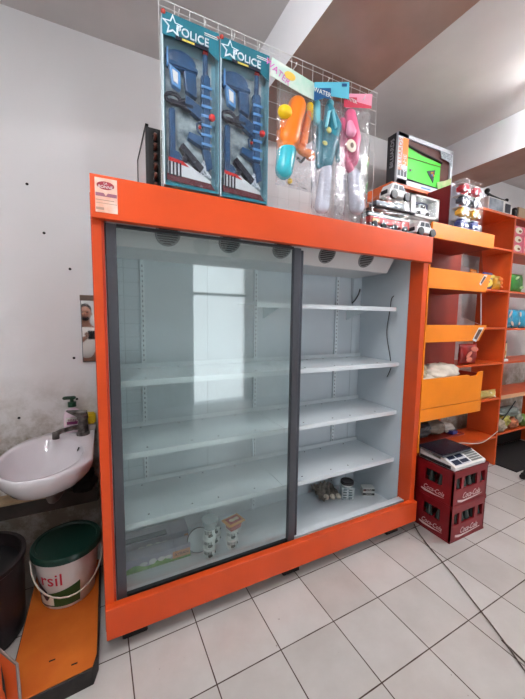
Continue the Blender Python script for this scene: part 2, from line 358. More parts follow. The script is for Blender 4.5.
# milk cartons packs (long, with green meadow print)
for k, (y0, y1, top, lab) in enumerate(((.315, .40, .215, 'long grey milk carton tray with green meadow print and small orange label, nearest the glass'), (.47, .60, .225, 'long grey milk carton tray with green meadow print lying behind another on cabinet floor'))):
    x1 = .475 if k == 0 else .50
    t = thing('milk_tray', lab, 'carton', (.27, (y0+y1)/2, floor_z((y0+y1)/2)), 0, 'milk cartons on the cabinet floor')
    fz = floor_z((y0+y1)/2)
    B().box(.055, x1, y0, y1, fz+.002, fz+.085).obj('carton', mat('carton_grey', (178, 172, 188), .4, noise=.06, nscale=12), t, bev=.003)
    pts = [(.056, y0-.0015, fz+.004)]+[(x1-.001, y0-.0015, fz+.004)]+[(x1-.001-i*(x1-.057)/14, y0-.0015, fz+.034+.012*math.sin(i*1.3)) for i in range(15)]
    B().prism(pts, (0, .001, 0)).obj('meadow_print', mat('meadow_green', (84, 150, 50), .5, rgb2=(140, 185, 100), nscale=40), t)
    b = B()
    for i, (xx, h) in enumerate(((.2, .02), (.25, .03), (.30, .024), (.34, .018))): b.ball((xx, y0-.001, fz+.042), .022, 1, .05, h/.022*.6)
    b.obj('cloud_print', paper, t)
    if k == 0:
        B().box(x1-.11, x1-.005, y0-.004, y0-.002, fz+.02, fz+.062).obj('label_tag', mat('label_orange', (226, 150, 96), .5), t)
        B().text('AYRAN', .026, FM((x1-.0575, y0-.0045, fz+.041))).obj('lettering', blackm, t)
    else:
        B().box(.06, .36, y0+.01, y0+.05, fz+.085, fz+.095).obj('print_strip', mat('strip_dark', (90, 90, 105), .5), t)
        B().box(x1-.03, x1-.005, y0-.004, y0-.002, fz+.03, fz+.06).obj('label_tag', mat('label_orange', (226, 150, 96), .5), t)
# yoghurt cups
yog = mat('yoghurt_white', (226, 230, 226), .35); yogp = mat('yoghurt_print', (70, 84, 78), .5)
def cup(x, y, z, lab, flip=False, r=.038, h=.062):
    t = thing('yoghurt_cup', lab, 'yoghurt cup', (x, y, z), 0, 'yoghurt cups stacked behind the glass')
    pr = [(r*.8, 0), (r*.97, h*.9), (r*1.08, h*.93), (r*1.08, h)] if not flip else [(r*1.08, 0), (r*1.08, h*.07), (r*.97, h*.1), (r*.8, h)]
    B().lathe(pr, c=(x, y, z), seg=28).obj('cup_body', yog, t, smooth=True)
    b = B()
    b.ball((x-.004, y-r*.86, z+h*.42), .014, 1.1, .25, .8); b.ball((x+r*.75, y-r*.42, z+h*.5), .008, 1, .5, 1)
    for a in range(6):
        q = 3.5+a*.25; b.box(-.002, .002, -.001, .001, -.012, .012, mtx=Matrix.Translation((x+math.cos(q)*r*.93, y+math.sin(q)*r*.93, z+h*.72)) @ Matrix.Rotation(q+PI/2, 4, 'Z'))
    b.obj('cup_print', yogp, t); return t
xa, ya = .575, .25; za = floor_z(ya)+.003
cup(xa, ya, za, 'printed white yoghurt cup at the bottom of the left stack')
cup(xa, ya, za+.063, 'printed white yoghurt cup second from bottom of the left stack')
cup(xa+.002, ya+.002, za+.126, 'printed white yoghurt cup upside down near the top of the left stack', True)
t = B().lathe([(.036, 0), (.047, .045), (.05, .048), (.05, .055)], c=(xa+.004, ya, za+.189)).obj('yoghurt_cup', film('cloudy_plastic', (225, 235, 235), refl=1, haze=.45, hazec=(220, 228, 228)), smooth=True, label='empty cloudy clear cup on top of the left yoghurt stack', cat='yoghurt cup', group='yoghurt cups stacked behind the glass')
m = Matrix.Translation((xa-.045, ya+.085, floor_z(ya+.085)+.075)) @ Matrix.Rotation(math.radians(72), 4, 'X')
t = B().lathe([(.070, 0), (.070, .008), (.064, .010), (.010, .010)], mtx=m, seg=36).obj('bucket_lid', mat('lid_grey', (196, 202, 204), .35), smooth=True, label='round pale plastic lid with dark rim leaning behind the left yoghurt stack', cat='lid')
B().lathe([(.073, -.002), (.073, .006), (.070, .006), (.070, -.002)], mtx=m, seg=36).obj('rim', blackm, t, smooth=True)
xb, yb = .73, .27; zb = floor_z(yb)+.003
cup(xb, yb, zb, 'printed white yoghurt cup at the bottom of the right stack under the orange tub')
cup(xb, yb, zb+.063, 'printed white yoghurt cup between the bottom cup and the red bowl', r=.04)
m = Matrix.Translation((xb+.01, yb, zb+.127)) @ Matrix.Rotation(.25, 4, 'Z')
t = thing('cheese_tub', 'rectangular cheese tub with gold lid on top of the right yoghurt stack', 'food tub', (xb+.01, yb, zb+.127))
tb = mat('tub_red', (176, 66, 60), .4); tl = mat('tub_gold', (226, 158, 84), .35)
B().loft([[m @ Vector((sx*.045*k, sy*.034*k, z)) for sx, sy in ((-1, -1), (1, -1), (1, 1), (-1, 1))] for k, z in ((.85, 0), (1.05, .045))]).obj('tub_body', tb, t, bev=.006)
B().box(-.062, .062, -.046, .046, .045, .054, mtx=m, bev=.003).obj('lid', tl, t)
B().box(-.045, .045, -.031, .031, .054, .056, mtx=m).obj('lid_print', tb, t)
B().ball(m @ Vector((-.01, 0, .056)), .015, 1.4, 1, .12).box(.008, .035, -.012, .012, .056, .058, mtx=m).obj('lid_picture', mat('cream_print', (240, 220, 180), .5), t)
cup(xb-.082, yb+.10, floor_z(yb+.1)+.003, 'cloudy yoghurt cup behind and left of the tub stack')
cup(xb-.082, yb+.10, floor_z(yb+.1)+.066, 'cloudy yoghurt cup upper one behind and left of the tub stack')
# egg tray with eggs
tx, ty = 1.685, .53; tz = floor_z(ty)
t = thing('egg_tray', 'grey crumpled pulp egg tray holding eggs on the cabinet floor', 'egg tray', (tx, ty, tz))
pulp = mat('grey_pulp', (150, 142, 132), .9, noise=.25, nscale=30, bump=.6)
o = bmesh.new(); N_ = 40
g = [[o.verts.new((tx-.11+.2*i/N_, ty-.08+.16*j/N_, tz+.02+.05*j/N_+.011*(math.cos(i/N_*2*PI*4)*math.cos(j/N_*2*PI*3))+.008*math.sin(i*.9+j*.5))) for j in range(N_+1)] for i in range(N_+1)]
for i in range(N_):
    for j in range(N_): o.faces.new((g[i][j], g[i+1][j], g[i+1][j+1], g[i][j+1]))
r = bmesh.ops.solidify(o, geom=o.faces[:], thickness=.004)
b = B(); b._add(o); b.obj('tray', pulp, t, smooth='all')
for k, (ex, ey, ez, l) in enumerate(((1.640, .475, .02, 'left'), (1.690, .455, .02, 'middle'), (1.738, .442, .02, 'right'))):
    B().ball((ex, ey, floor_z(ey)+.021), .0205, 1, 1.25, 1).obj('egg', mat('egg_cream', (226, 216, 200), .5), label='pale egg in front of the grey tray, the %s of three' % l, cat='egg', group='eggs by the pulp tray', smooth='all')
# jar in a box
jx, jy = 1.812, .425; jz = floor_z(jy)+.002
m = Matrix.Translation((jx, jy, jz)) @ Matrix.Rotation(-.5, 4, 'Z') @ Matrix.Scale(1.12, 4)
t = thing('jar_carton', 'white printed carton with a dark round jar lid on top beside the egg tray', 'jar', (jx, jy, jz))
B().box(-.045, .045, -.045, .045, 0, .095, mtx=m).obj('carton', mat('pale_print', (214, 222, 222), .5, rgb2=(150, 165, 170), nscale=45), t, bev=.003)
B().lathe([(.04, .095), (.04, .11)], mtx=m).obj('jar_neck', yog, t, smooth=True)
B().lathe([(.048, .11), (.048, .128), (.044, .131), (.040, .128), (.01, .128)], mtx=m).obj('jar_lid', mat('jar_lid_dark', (52, 46, 46), .3), t, smooth=True)
b = B()
for i in range(4):
    for j in range(2): b.box(-.035+j*.04, -.01+j*.04, -.0465, -.0452, .015+i*.02, .022+i*.02, mtx=m)
b.obj('print_line', mat('print_teal', (70, 90, 96), .5), t)
for k in range(2):
    m = Matrix.Translation((2.0, .38, floor_z(.38)+.003+k*.035)) @ Matrix.Rotation(-.5+.05*k, 4, 'Z')
    t = B().box(-.05, .05, -.035, .035, 0, .032, mtx=m).obj('cheese_pack', mat('pack_pale', (210, 214, 212), .4), bev=.002, label='small black and white box, %s one of a pair by the cabinet wall' % ('lower', 'upper')[k], cat='box', group='small boxes in the cabinet')
    B().box(-.048, .048, -.0365, -.035, .010, .026, mtx=m).obj('print_band', mat('pack_black', (40, 42, 44), .4), t)
    B().text('PREMIUM', .012, m @ FM((0, -.037, .018))).obj('lettering', paper, t)

# ------------------------------------------------------------------ on top: condensing unit
cu_ = thing('condensing_unit', 'black refrigeration unit on the cabinet top behind the toy gun packs', 'cooling unit', (.42, .45, 2.2))
B().box(.262, .62, .26, .66, 2.2, 2.215).box(.262, .62, .64, .66, 2.2, 2.6).obj('frame', black, cu_, bev=.002)
B().box(.262, .272, .27, .64, 2.215, 2.585).obj('side_plate', mat('plate_white', (205, 205, 205), .4), cu_)
B().box(.258, .272, .26, .275, 2.2, 2.6).box(.258, .272, .64, .655, 2.2, 2.6).box(.258, .272, .26, .655, 2.585, 2.6).obj('edge_frame', black, cu_)
B().box(.27, .34, .262, .63, 2.215, 2.585).obj('coil_core', blackm, cu_)
for k in range(6):
    z = 2.24+k*.056; q = [(.30+.0*i, .262-.022*math.sin(PI*i/8), z+.032*(i/8)) for i in range(9)]
    B().tube(q, .008).obj('coil_bend', mat('copper_brown', (110, 72, 62), .35, metal=.6), cu_, smooth='all')
B().lathe([(.07, 0), (.085, .02), (.085, .14), (.06, .17), (.02, .175)], c=(.48, .42, 2.215)).obj('compressor', blackm, cu_, smooth=True)
B().box(.33, .56, .10, .125, 2.2, 2.235).box(.40, .50, .10, .124, 2.235, 2.25).obj('power_supply', black, label='flat black box on the cabinet top below the first toy gun pack', cat='electric box', bev=.004)
B().box(.64, .80, .09, .20, 2.2, 2.232).obj('plastic_case', black, label='small black case on the cabinet top below the second toy gun pack', cat='case', bev=.01)

cu_.location.y -= .13; cu_.scale = (1, 1, .79); cu_.location.x -= .022
# ------------------------------------------------------------------ wire grid
GY = .085
gx0, gx1, gz0, gz1 = .2975, 1.62, 2.2, 3.036
gr = thing('wire_grid', 'white welded wire display grid standing on the cabinet top', 'wire grid', ((gx0+gx1)/2, GY, 2.2))
b = B()
x = gx0
while x <= gx1+.001: b.tube([(x, GY, gz0), (x, GY, gz1)], .0013, 5); x += .0695
z = gz0+.01
while z <= gz1+.001: b.tube([(gx0, GY+.003, z), (gx1, GY+.003, z)], .0013, 5); z += .08
b.obj('mesh_wires', wire_white, gr)
B().tube([(gx0, GY, gz1), (gx1, GY, gz1)], .0024, 6).obj('edge_wire', wire_white, gr); B().tube([(gx0, GY, gz0+.003), (gx1, GY, gz0+.003)], .003, 6).obj('edge_wire', wire_white, gr)
def hook(x, z, y1=.0):
    B().tube([(x, GY-.004, z+.03), (x, GY-.004, z), (x, (GY+y1)/2, z-.008), (x, y1, z-.006), (x, y1-.008, z+.006)], .0022, 6).obj('hook', wire_white, label='white wire hook on the grid carrying a hanging toy', cat='hook', group='grid hooks', smooth='all')

# ------------------------------------------------------------------ toy gun blister packs
gun_blue = mat('toy_blue', (34, 84, 128), .35, noise=.2, nscale=10); gun_dk = mat('toy_navy', (24, 28, 44), .4); teal = mat('teal_card', (38, 122, 140), .45, noise=.15, nscale=5)
gun_lt = mat('toy_light_blue', (90, 150, 205), .3); pale = mat('card_pale', (186, 202, 204), .4, rgb2=(90, 110, 118), nscale=16); silver = mat('silver_star', (225, 232, 238), .3, metal=.1)
def gun_pack(x, lab):
    y = .14; w = .275; z0 = 2.262; z1 = 3.03
    t = thing('toy_gun_pack', lab, 'toy pack', (x, y, z0), 0, 'boxed toy gun sets', local=True)
    h = z1-z0
    # local: x 0..w, y 0 (front) .. .055, z 0..h
    b = B().box(0, w, .05, .055, 0, h).box(w-.004, w, 0, .055, 0, h).box(0, w, 0, .055, 0, .004).box(0, w, 0, .055, h-.004, h)
    o = b.obj('backing_tray', mat('tray_pale_teal', (120, 168, 180), .45), t)
    B().box(-.001, .004, -.001, .05, 0, h-.012).obj('side_strip', mat('strip_white', (208, 226, 232), .45), t)
    B().prism([(0, -.002, h), (w, -.002, h), (w, -.002, h-.13), (w*.7, -.002, h-.085), (0, -.002, h-.10)], (0, .004, 0)).obj('header_card', teal, t)
    # star
    def star(cx, cz, r, y_, d):
        pts = []
        for i in range(10):
            q = PI/2+i*PI/5; k = r if i % 2 == 0 else r*.45; pts.append((cx+k*math.cos(q), y_, cz+k*math.sin(q)))
        return pts, d
    p_, d_ = star(.048, h-.052, .05, -.006, .003); B().prism(p_, (0, .003, 0)).obj('star_emblem', silver, t)
    p_, d_ = star(.048, h-.052, .034, -.0075, .002); B().prism(p_, (0, .002, 0)).obj('star_centre', teal, t)
    mt = Matrix.Translation((.142, -.005, h-.066)) @ Matrix.Rotation(.03, 4, 'Y') @ Matrix.Rotation(PI/2, 4, 'X')
    B().text('POLICE', .052, mt, ext=.003, sx=.95).obj('lettering', silver, t)
    B().box(.06, .22, -.006, -.003, h-.104, h-.088).obj('title_band', gun_dk, t); B().box(.09, .15, -.0075, -.006, h-.101, h-.092).obj('title_print', mat('title_yellow', (214, 196, 90), .5), t)
    B().box(.2, .268, -.004, -.002, h-.026, h-.022).box(.2, .268, -.004, -.002, h-.034, h-.031).obj('card_print', paper, t)
    # helmet visor / mask at top-left
    b = B().ball((.09, .028, h-.17), .075, 1.0, .28, .62); 
    b.box(.02, .17, .005, .045, h-.215, h-.19, bev=.006); vis = b.obj('toy_visor', gun_blue, t, smooth=True)
    B().prism([(.03, .005, h-.21), (.085, .005, h-.235), (.085, .005, h-.315), (.045, .005, h-.30)], (0, .03, 0)).box(.02, .028, 0, .02, h-.22, h-.14).obj('toy_badge', gun_lt, t, bev=.004)
    B().prism([(.10, .004, h-.22), (.16, .004, h-.22), (.165, .004, h-.33), (.11, .004, h-.31)], (0, .03, 0)).obj('toy_holster', gun_blue, t, bev=.005)
    b = B().prism([(.045, .004, h-.235), (.07, .004, h-.245), (.07, .004, h-.295), (.05, .004, h-.285)], (0, -.004, 0)); b.obj('badge_shine', paper, t)
    # handcuffs-like dark piece
    b = B(); 
    for cx in (.05, .12):
        b.tube([(cx+.035*math.cos(a_*PI/8), .02, h-.355-.012*(cx > .1)+.022*math.sin(a_*PI/8)) for a_ in range(17)], .009, 8)
    b.box(.03, .15, .01, .03, h-.385, h-.36, bev=.005); b.obj('toy_handcuffs', gun_dk, t, smooth=True)
    # rifle, vertical on the right
    b = B().box(.19, .235, .006, .046, h-.56, h-.20, bev=.008).tube([(.212, .025, h-.2), (.212, .025, h-.1)], .013, 12)
    b.prism([(.19, .01, h-.36), (.11, .01, h-.325), (.105, .01, h-.375), (.19, .01, h-.425)], (0, .03, 0)).prism([(.19, .01, h-.50), (.125, .01, h-.49), (.12, .01, h-.52), (.19, .01, h-.55)], (0, .03, 0))
    b.tube([(.19, .02, h-.425), (.165, .02, h-.44), (.17, .02, h-.475), (.19, .02, h-.485)], .006, 8)
    b.prism([(.195, .01, h-.56), (.235, .01, h-.56), (.245, .01, h-.64), (.215, .01, h-.66)], (0, .028, 0)); b.obj('toy_rifle', gun_blue, t, bev=.002)
    b = B()
    for k in range(7): b.box(.186, .24, .004, .01, h-.54+k*.045, h-.528+k*.045)
    b.obj('rifle_rib', gun_lt, t)
    B().ball((.212, .022, h-.098), .0145).obj('rifle_tip', red, t, smooth='all'); B().ball((.24, .004, h-.40), .017).ball((.178, .008, h-.46), .008).obj('toy_dart', mat('dart_red', (214, 52, 50), .35), t, smooth='all')
    # two pistols lower left
    b = B().box(.03, .058, .01, .04, h-.60, h-.40, bev=.005).prism([(.03, .012, h-.585), (.075, .012, h-.60), (.11, .012, h-.65), (.09, .012, h-.675), (.03, .012, h-.63)], (0, .025, 0)); b.obj('toy_pistol', gun_blue, t)
    b = B().prism([(.075, .008, h-.575), (.095, .008, h-.55), (.20, .008, h-.645), (.18, .008, h-.675)], (0, .03, 0)).prism([(.10, .01, h-.60), (.075, .01, h-.655), (.10, .01, h-.665), (.125, .01, h-.62)], (0, .025, 0)); b.obj('toy_pistol', gun_dk, t, bev=.003)
    B().prism([(.02, .045, .06), (.25, .045, .06), (.25, .045, h-.12), (.02, .045, h-.12)], (0, .004, 0)).obj('inner_card', pale, t)
    # bottom print
    B().prism([(.02, -.003, .125), (.11, -.003, .118), (.23, -.003, .055), (.23, -.003, .042), (.02, -.003, .05)], (0, .003, 0)).obj('bottom_print', mat('bottom_white', (214, 220, 222), .5), t)
    B().prism([(.02, -.0045, .132), (.09, -.0045, .122), (.12, -.0045, .1), (.02, -.0045, .115)], (0, .002, 0)).obj('print_flash', red, t)
    b = B()
    for k in range(4): b.box(.022+k*.017, .030+k*.017, -.006, -.003, .045, .112)
    b.obj('print_stripe', gun_dk, t)
    B().prism([(.012, -.004, .055), (.23, -.004, .043), (.255, -.004, .012), (.012, -.004, .024)], (0, .003, 0)).obj('print_shadow', mat('dark_red_print', (96, 34, 44), .5), t)
    B().box(.008, w-.008, -.003, -.002, 0, .014).obj('edge_strip', teal, t)
    b = B(); 
    for k in range(14): q = random.random(); b.tube([(.17+.07*random.random(), .02, .07+.09*random.random()) for _ in range(3)], .004, 5)
    b.obj('crinkled_bag', silver, t)
    B().box(.006, w-.006, -.010, -.0095, .016, h-.115).obj('clear_cover', blister, t)
    B().ball((.006, .0, h-.004), .011).obj('corner_clip', mat('clip_red', (190, 70, 60), .4), t, smooth='all'); b = B().ball((w-.006, .002, h-.02), .008); b.obj('corner_clip', mat('clip_red', (190, 70, 60), .4), t, smooth='all')
    return t
gp = gun_pack(.300, 'left of the two blue boxed toy gun sets hanging on the wire grid')
gp.location = (.300, .02, 2.218); gp.scale = (.935,)*3; g2 = copy_tree(gp); g2.location = (.566, .02, 2.214); g2['label'] = 'right of the two blue boxed toy gun sets hanging beside the orange water gun'
for x in (.37, .49, .63, .76): hook(x, 2.95, .012)

# ------------------------------------------------------------------ water guns in bags
def bag(t, x0, x1, z0, z1, y, dy=.035):
    b = B(); n, m_ = 10, 18
    for s_, yy in ((-1, y-dy), (1, y+dy)):
        o = bmesh.new(); V = []
        for i in range(n+1):
            V.append([])
            for j in range(m_+1):
                u = i/n; v = j/m_; e = math.sin(PI*u)**.6*min(1, 6*v, (1-v)*2.5+.1)
                V[-1].append(o.verts.new((x0+(x1-x0)*u, y+s_*dy*e+random.uniform(-.004, .004), z0+(z1-z0)*v)))
        for i in range(n):
            for j in range(m_): o.faces.new((V[i][j], V[i+1][j], V[i+1][j+1], V[i][j+1]))
        b._add(o)
    return b.obj('clear_bag', cell, t, smooth='all')
def quadcard(pts, y, th=.003): return B().prism([P(*q, 'y', y) for q in pts], (0, th, 0))
WY_ = .03
def w(px, py, y=WY_): return P(px, py, 'y', y)
# orange water gun
t = thing('water_gun', 'orange and yellow water gun with turquoise tank in a bag with white header card', 'water gun', w(291, 180))
og = mat('toy_orange', (245, 130, 36), .35); yl = mat('toy_yellow', (246, 206, 34), .35); tq = mat('toy_turquoise', (64, 186, 200), .25)
quadcard([(272, 57), (316, 84), (314, 100), (300, 93), (270, 75)], WY_-.03).obj('header_card', mat('card_mint', (222, 232, 222), .5, rgb2=(186, 224, 206), nscale=14), t)
c = w(278, 72, WY_-.032); B().text('WATER', .045, Matrix.Translation(c) @ Matrix.Rotation(math.radians(26), 4, 'Y') @ Matrix.Rotation(PI/2, 4, 'X')).obj('lettering', mat('print_pink', (214, 110, 190), .5), t)
B().ball(w(290, 76, WY_-.032), .026, 1.3, .06, .8).obj('card_picture', mat('print_yellow', (240, 200, 90), .5), t)
b = B().capsule(w(297, 107), w(288, 140), .05, .062).capsule(w(286, 118), w(287, 146), .03, .05).box(-.05, .05, -.035, .035, -.02, .02, mtx=Matrix.Translation(w(287, 134)), bev=.01)
b.capsule(w(309, 114), w(303, 142), .018, .026).capsule(w(301, 150), w(311, 156), .022, .026).capsule(w(297, 146), w(304, 152), .02, .02); b.obj('gun_body', og, t, smooth=True)
B().ball(w(285, 112, .0), .036, 1.1, .9, .9).ball(w(288, 111, -.01), .02).obj('pump_knob', yl, t, smooth=True)
B().capsule(w(296, 103), w(300, 104), .02, .02).obj('nozzle_cap', yl, t, smooth=True)
B().capsule(w(310, 106), w(310, 118), .019, .018).obj('side_nozzle', yl, t, smooth=True)
B().ball(w(290, 181), .014).obj('tank_plug', yl, t, smooth=True)
B().capsule(w(287, 152), w(284, 170), .05, .048).obj('water_tank', tq, t, smooth='all')
B().tube([w(297, 158, .0), w(301, 162, .0), w(305, 158, .0)], .008).obj('trigger', black, t, smooth='all')
bag(t, w(276, 150).x, w(318, 150).x, w(290, 188).z, w(295, 88).z, WY_, .05)
# blue water gun
t = thing('water_gun', 'blue water gun with clear white tank in a bag with blue header card', 'water gun', w(322, 215))
bl = mat('toy_petrol', (56, 140, 158), .3); bd = mat('toy_sky', (120, 200, 214), .35); tank = mat('tank_white', (214, 218, 232), .2, coat=.4)
quadcard([(314.5, 82), (349.5, 82), (349, 99), (331, 96), (314, 101)], WY_-.04).obj('header_card', mat('card_sky', (96, 190, 214), .45), t)
quadcard([(314.5, 88), (331, 88), (331, 99), (323, 98), (314, 101)], WY_-.042, .001).obj('title_band', mat('band_blue', (30, 88, 140), .45), t)
B().text('WATER', .034, Matrix.Translation(w(322.5, 92.5, WY_-.044)) @ Matrix.Rotation(PI/2, 4, 'X'), sx=1.0).obj('lettering', paper, t)
quadcard([(342, 83.5), (347, 83.5), (347, 86.5), (342, 86.5)], WY_-.042, .001).obj('corner_print', mat('band_blue', (30, 88, 140), .45), t)
B().capsule(w(329, 108), w(332, 128), .026, .055).capsule(w(332, 128), w(325, 162), .055, .046).capsule(w(320, 124), w(319, 165), .02, .02).capsule(w(336, 132), w(338, 160), .018, .014).obj('gun_body', bl, t, smooth=True)
B().capsule(w(317, 104), w(317, 122), .019, .02).obj('side_nozzle', bd, t, smooth=True)
B().tube([w(326, 128, -.03), w(329, 112, -.03), w(333, 110, -.03), w(336, 128, -.03)], .008).obj('front_trim', bd, t, smooth=True)
B().ball(w(330, 104), .022).obj('nozzle_cap', bd, t, smooth=True)
B().ball(w(329, 130, -.03), .016, 1, .4, 1).ball(w(325, 143, -.03), .012, 1.4, .4, 1).obj('front_badge', mat('badge_gold', (190, 190, 120), .4), t, smooth='all')
B().capsule(w(326, 170), w(322, 206), .036, .044).obj('water_tank', tank, t, smooth='all')
bag(t, w(312, 150).x, w(347, 150).x, w(330, 222).z, w(330, 99).z, WY_, .055)
# pink water gun
t = thing('water_gun', 'pink water gun with white tank and round badge in a bag with pink header card', 'water gun', w(355, 220))
pk = mat('toy_pink', (232, 110, 148), .3); pk2 = mat('toy_light_pink', (240, 160, 190), .3)
quadcard([(346, 93.5), (372.5, 94), (371.5, 108), (358, 107), (346, 108)], WY_-.02).obj('header_card', mat('card_pink', (240, 160, 184), .45), t)
quadcard([(344, 97), (357, 97.5), (357, 102), (371.5, 106), (371.5, 108.5), (344, 107)], WY_-.022, .001).obj('title_band', mat('band_red', (206, 60, 84), .45), t)
B().text('WATER', .026, Matrix.Translation(w(351, 100, WY_-.024)) @ Matrix.Rotation(PI/2, 4, 'X')).obj('lettering', paper, t)
b = B().capsule(w(350, 116), w(351, 140), .036, .058).capsule(w(351, 140), w(351, 160), .058, .045).capsule(w(342, 122), w(343, 160), .022, .03).capsule(w(345, 162), w(352, 172), .03, .02); b.obj('gun_body', pk, t, smooth=True)
B().capsule(w(350, 124, -.02), w(351, 132, -.02), .018, .03).obj('gun_ridge', pk2, t, smooth='all')
m = Matrix.Translation(w(351, 146, -.03)) @ Matrix.Rotation(PI/2, 4, 'X')
B().lathe([(.034, 0), (.034, .006), (.028, .008)], mtx=m).obj('round_badge', mat('badge_cream', (236, 222, 206), .4), t, smooth=True)
B().lathe([(.014, .009), (.014, .011)], mtx=m, sx=.8).obj('badge_print', mat('badge_brown', (120, 92, 84), .5), t)
B().capsule(w(354, 176), w(357, 207), .04, .046).obj('water_tank', tank, t, smooth='all')
bag(t, w(336, 150).x, w(369, 150).x, w(350, 224).z, w(350, 106).z, WY_, .055)
hook(w(293, 64).x, 2.93, .0); hook(w(324, 82).x, 2.915, -.01); hook(w(361, 93).x, 2.91, .0)

# ------------------------------------------------------------------ toy trucks on the cabinet top
def wheels(b, pts, r, wd):
    for p in pts: b.lathe([(r*.5, -wd/2), (r, -wd/2+.001), (r, wd/2-.001), (r*.5, wd/2)], mtx=Matrix.Translation(p) @ Matrix.Rotation(PI/2, 4, 'X'), seg=16)
    return b
def toy_suv(name, lab, x, y, z, s=1, rz=0, body=white, group='toy vehicles on the cabinet'):
    t = thing(name, lab, 'toy vehicle', (x, y, z), rz, group, local=True)
    L_, Wd = .17*s, .075*s
    pr = [(-.5, .14), (-.5, .36), (-.46, .40), (-.36, .66), (.12, .66), (.24, .42), (.46, .38), (.5, .32), (.5, .14)]
    b = B().prism([(a*L_, -Wd/2, c_*.13*s) for a, c_ in pr], (0, Wd, 0)); b.obj('car_body', body, t, bev=.004*s)
    for sx in (-.31, .31):
        for sy in (-1, 1): wheels(B(), [(sx*L_, sy*(Wd/2), .024*s)], .024*s, .018*s).obj('wheel', black, t, smooth=True)
    b = B().prism([(a*L_, -Wd/2-.0015, c_*.13*s) for a, c_ in ((-.34, .42), (-.30, .60), (-.13, .60), (-.13, .42))], (0, Wd+.003, 0)).prism([(a*L_, -Wd/2-.0015, c_*.13*s) for a, c_ in ((-.08, .42), (-.08, .60), (.09, .60), (.18, .42))], (0, Wd+.003, 0))
    b.obj('car_window', gun_dk, t)
    B().box(-.5*L_-.006, -.5*L_, -Wd*.3, Wd*.3, .03*s, .05*s).box(.5*L_, .5*L_+.006, -Wd/2, Wd/2, .018*s, .032*s).obj('bumper', black, t)
    B().ball((.505*L_, -Wd*.36, .038*s), .007*s).ball((.505*L_, Wd*.36, .038*s), .007*s).obj('headlight', silver, t, smooth='all'); return t
# long boxed fire engine at the base
t = thing('fire_truck_pack', 'long clear boxed red toy truck on black tray on the cabinet top', 'toy pack', (1.76, .12, 2.2))
B().box(1.55, 2.0, .03, .20, 2.2, 2.212).obj('tray', black, t, bev=.002)
B().box(1.58, 1.86, .06, .15, 2.245, 2.285).obj('truck_body', mat('toy_red', (190, 50, 44), .35), t, bev=.004); B().box(1.86, 1.95, .06, .15, 2.235, 2.30).obj('truck_cab', mat('toy_red', (190, 50, 44), .35), t, bev=.008)
B().box(1.57, 1.93, .055, .07, 2.29, 2.30).obj('truck_ladder', silver, t); B().box(1.58, 1.85, .075, .14, 2.285, 2.32).obj('truck_load', mat('dark_load', (46, 60, 66), .4), t, bev=.004)
for q in (1.62, 1.70, 1.80, 1.90):
    wheels(B(), [(q, .058, 2.235)], .022, .016).obj('wheel', blackm, t, smooth=True)
B().box(1.60, 1.66, .052, .06, 2.25, 2.27).obj('side_sign', mat('sign_tan', (200, 150, 90), .5), t)
B().hexa([(1.56, .04, 2.214), (1.98, .04, 2.214), (1.98, .19, 2.214), (1.56, .19, 2.214), (1.60, .06, 2.345), (1.97, .06, 2.345), (1.97, .18, 2.345), (1.60, .18, 2.345)]).obj('clear_cover', blister, t)
# second tray pack stacked on it
t = thing('truck_pack', 'clear boxed dark toy truck stacked on the fire truck pack', 'toy pack', (1.78, .13, 2.348))
B().box(1.62, 1.985, .05, .19, 2.348, 2.358).obj('tray', black, t, bev=.002); B().box(1.65, 1.82, .08, .15, 2.37, 2.40).box(1.84, 1.92, .08, .15, 2.37, 2.415).obj('truck_body', mat('toy_steel', (90, 100, 108), .35), t, bev=.006)
for q in (1.68, 1.77, 1.88): wheels(B(), [(q, .078, 2.37)], .012, .012).obj('wheel', black, t, smooth=True)
B().hexa([(1.63, .055, 2.358), (1.98, .055, 2.358), (1.98, .185, 2.358), (1.63, .185, 2.358), (1.66, .07, 2.425), (1.97, .07, 2.425), (1.97, .18, 2.425), (1.66, .18, 2.425)]).obj('clear_cover', blister, t)
toy_suv('toy_jeep', 'white toy jeep on top of the stacked truck packs below the billiard game', 1.86, .12, 2.427, 1.2)
toy_suv('toy_jeep', 'white toy jeep standing at the right end of the orange header', 2.06, .055, 2.2, 1.15)
# boxed jeep : window box
t = thing('window_box', 'white window box with a toy jeep on blue ground above the end of the header', 'toy pack', (2.12, .20, 2.34))
bx0, bx1, by0, by1, bz0, bz1 = 1.945, 2.245, .06, .16, 2.338, 2.49
B().box(bx0, bx1, by0, by0+.004, bz0, bz0+.02).box(bx0, bx1, by0, by0+.004, bz1-.014, bz1).box(bx0, bx0+.05, by0, by0+.004, bz0, bz1).box(bx1-.03, bx1, by0, by0+.004, bz0, bz1).box(bx0, bx0+.004, by0, by1, bz0, bz1).box(bx1-.004, bx1, by0, by1, bz0, bz1).box(bx0, bx1, by0, by1, bz0, bz0+.004).box(bx0, bx1, by0, by1, bz1-.004, bz1).obj('carton', paper, t)
B().box(bx0+.004, bx1-.004, by1-.006, by1-.001, bz0, bz1).obj('back_card', mat('card_navy', (52, 62, 110), .5), t)
b = B().prism([(2.02, .08, 2.372), (2.02, .08, 2.405), (2.05, .08, 2.41), (2.065, .08, 2.44), (2.12, .08, 2.44), (2.135, .08, 2.41), (2.175, .08, 2.40), (2.175, .08, 2.372)], (0, .05, 0)); jb = b.obj('boxed_car', white, t, bev=.004)
wheels(wheels(B(), [(2.05, .078, 2.373)], .017, .012), [(2.145, .078, 2.373)], .017, .012).obj('wheel', black, jb, smooth=True); B().box(2.07, 2.115, .077, .079, 2.413, 2.433).obj('car_window', gun_dk, jb)
B().box(bx0+.05, bx1-.03, by0+.001, by0+.0015, bz0+.02, bz1-.014).obj('clear_window', blister, t)
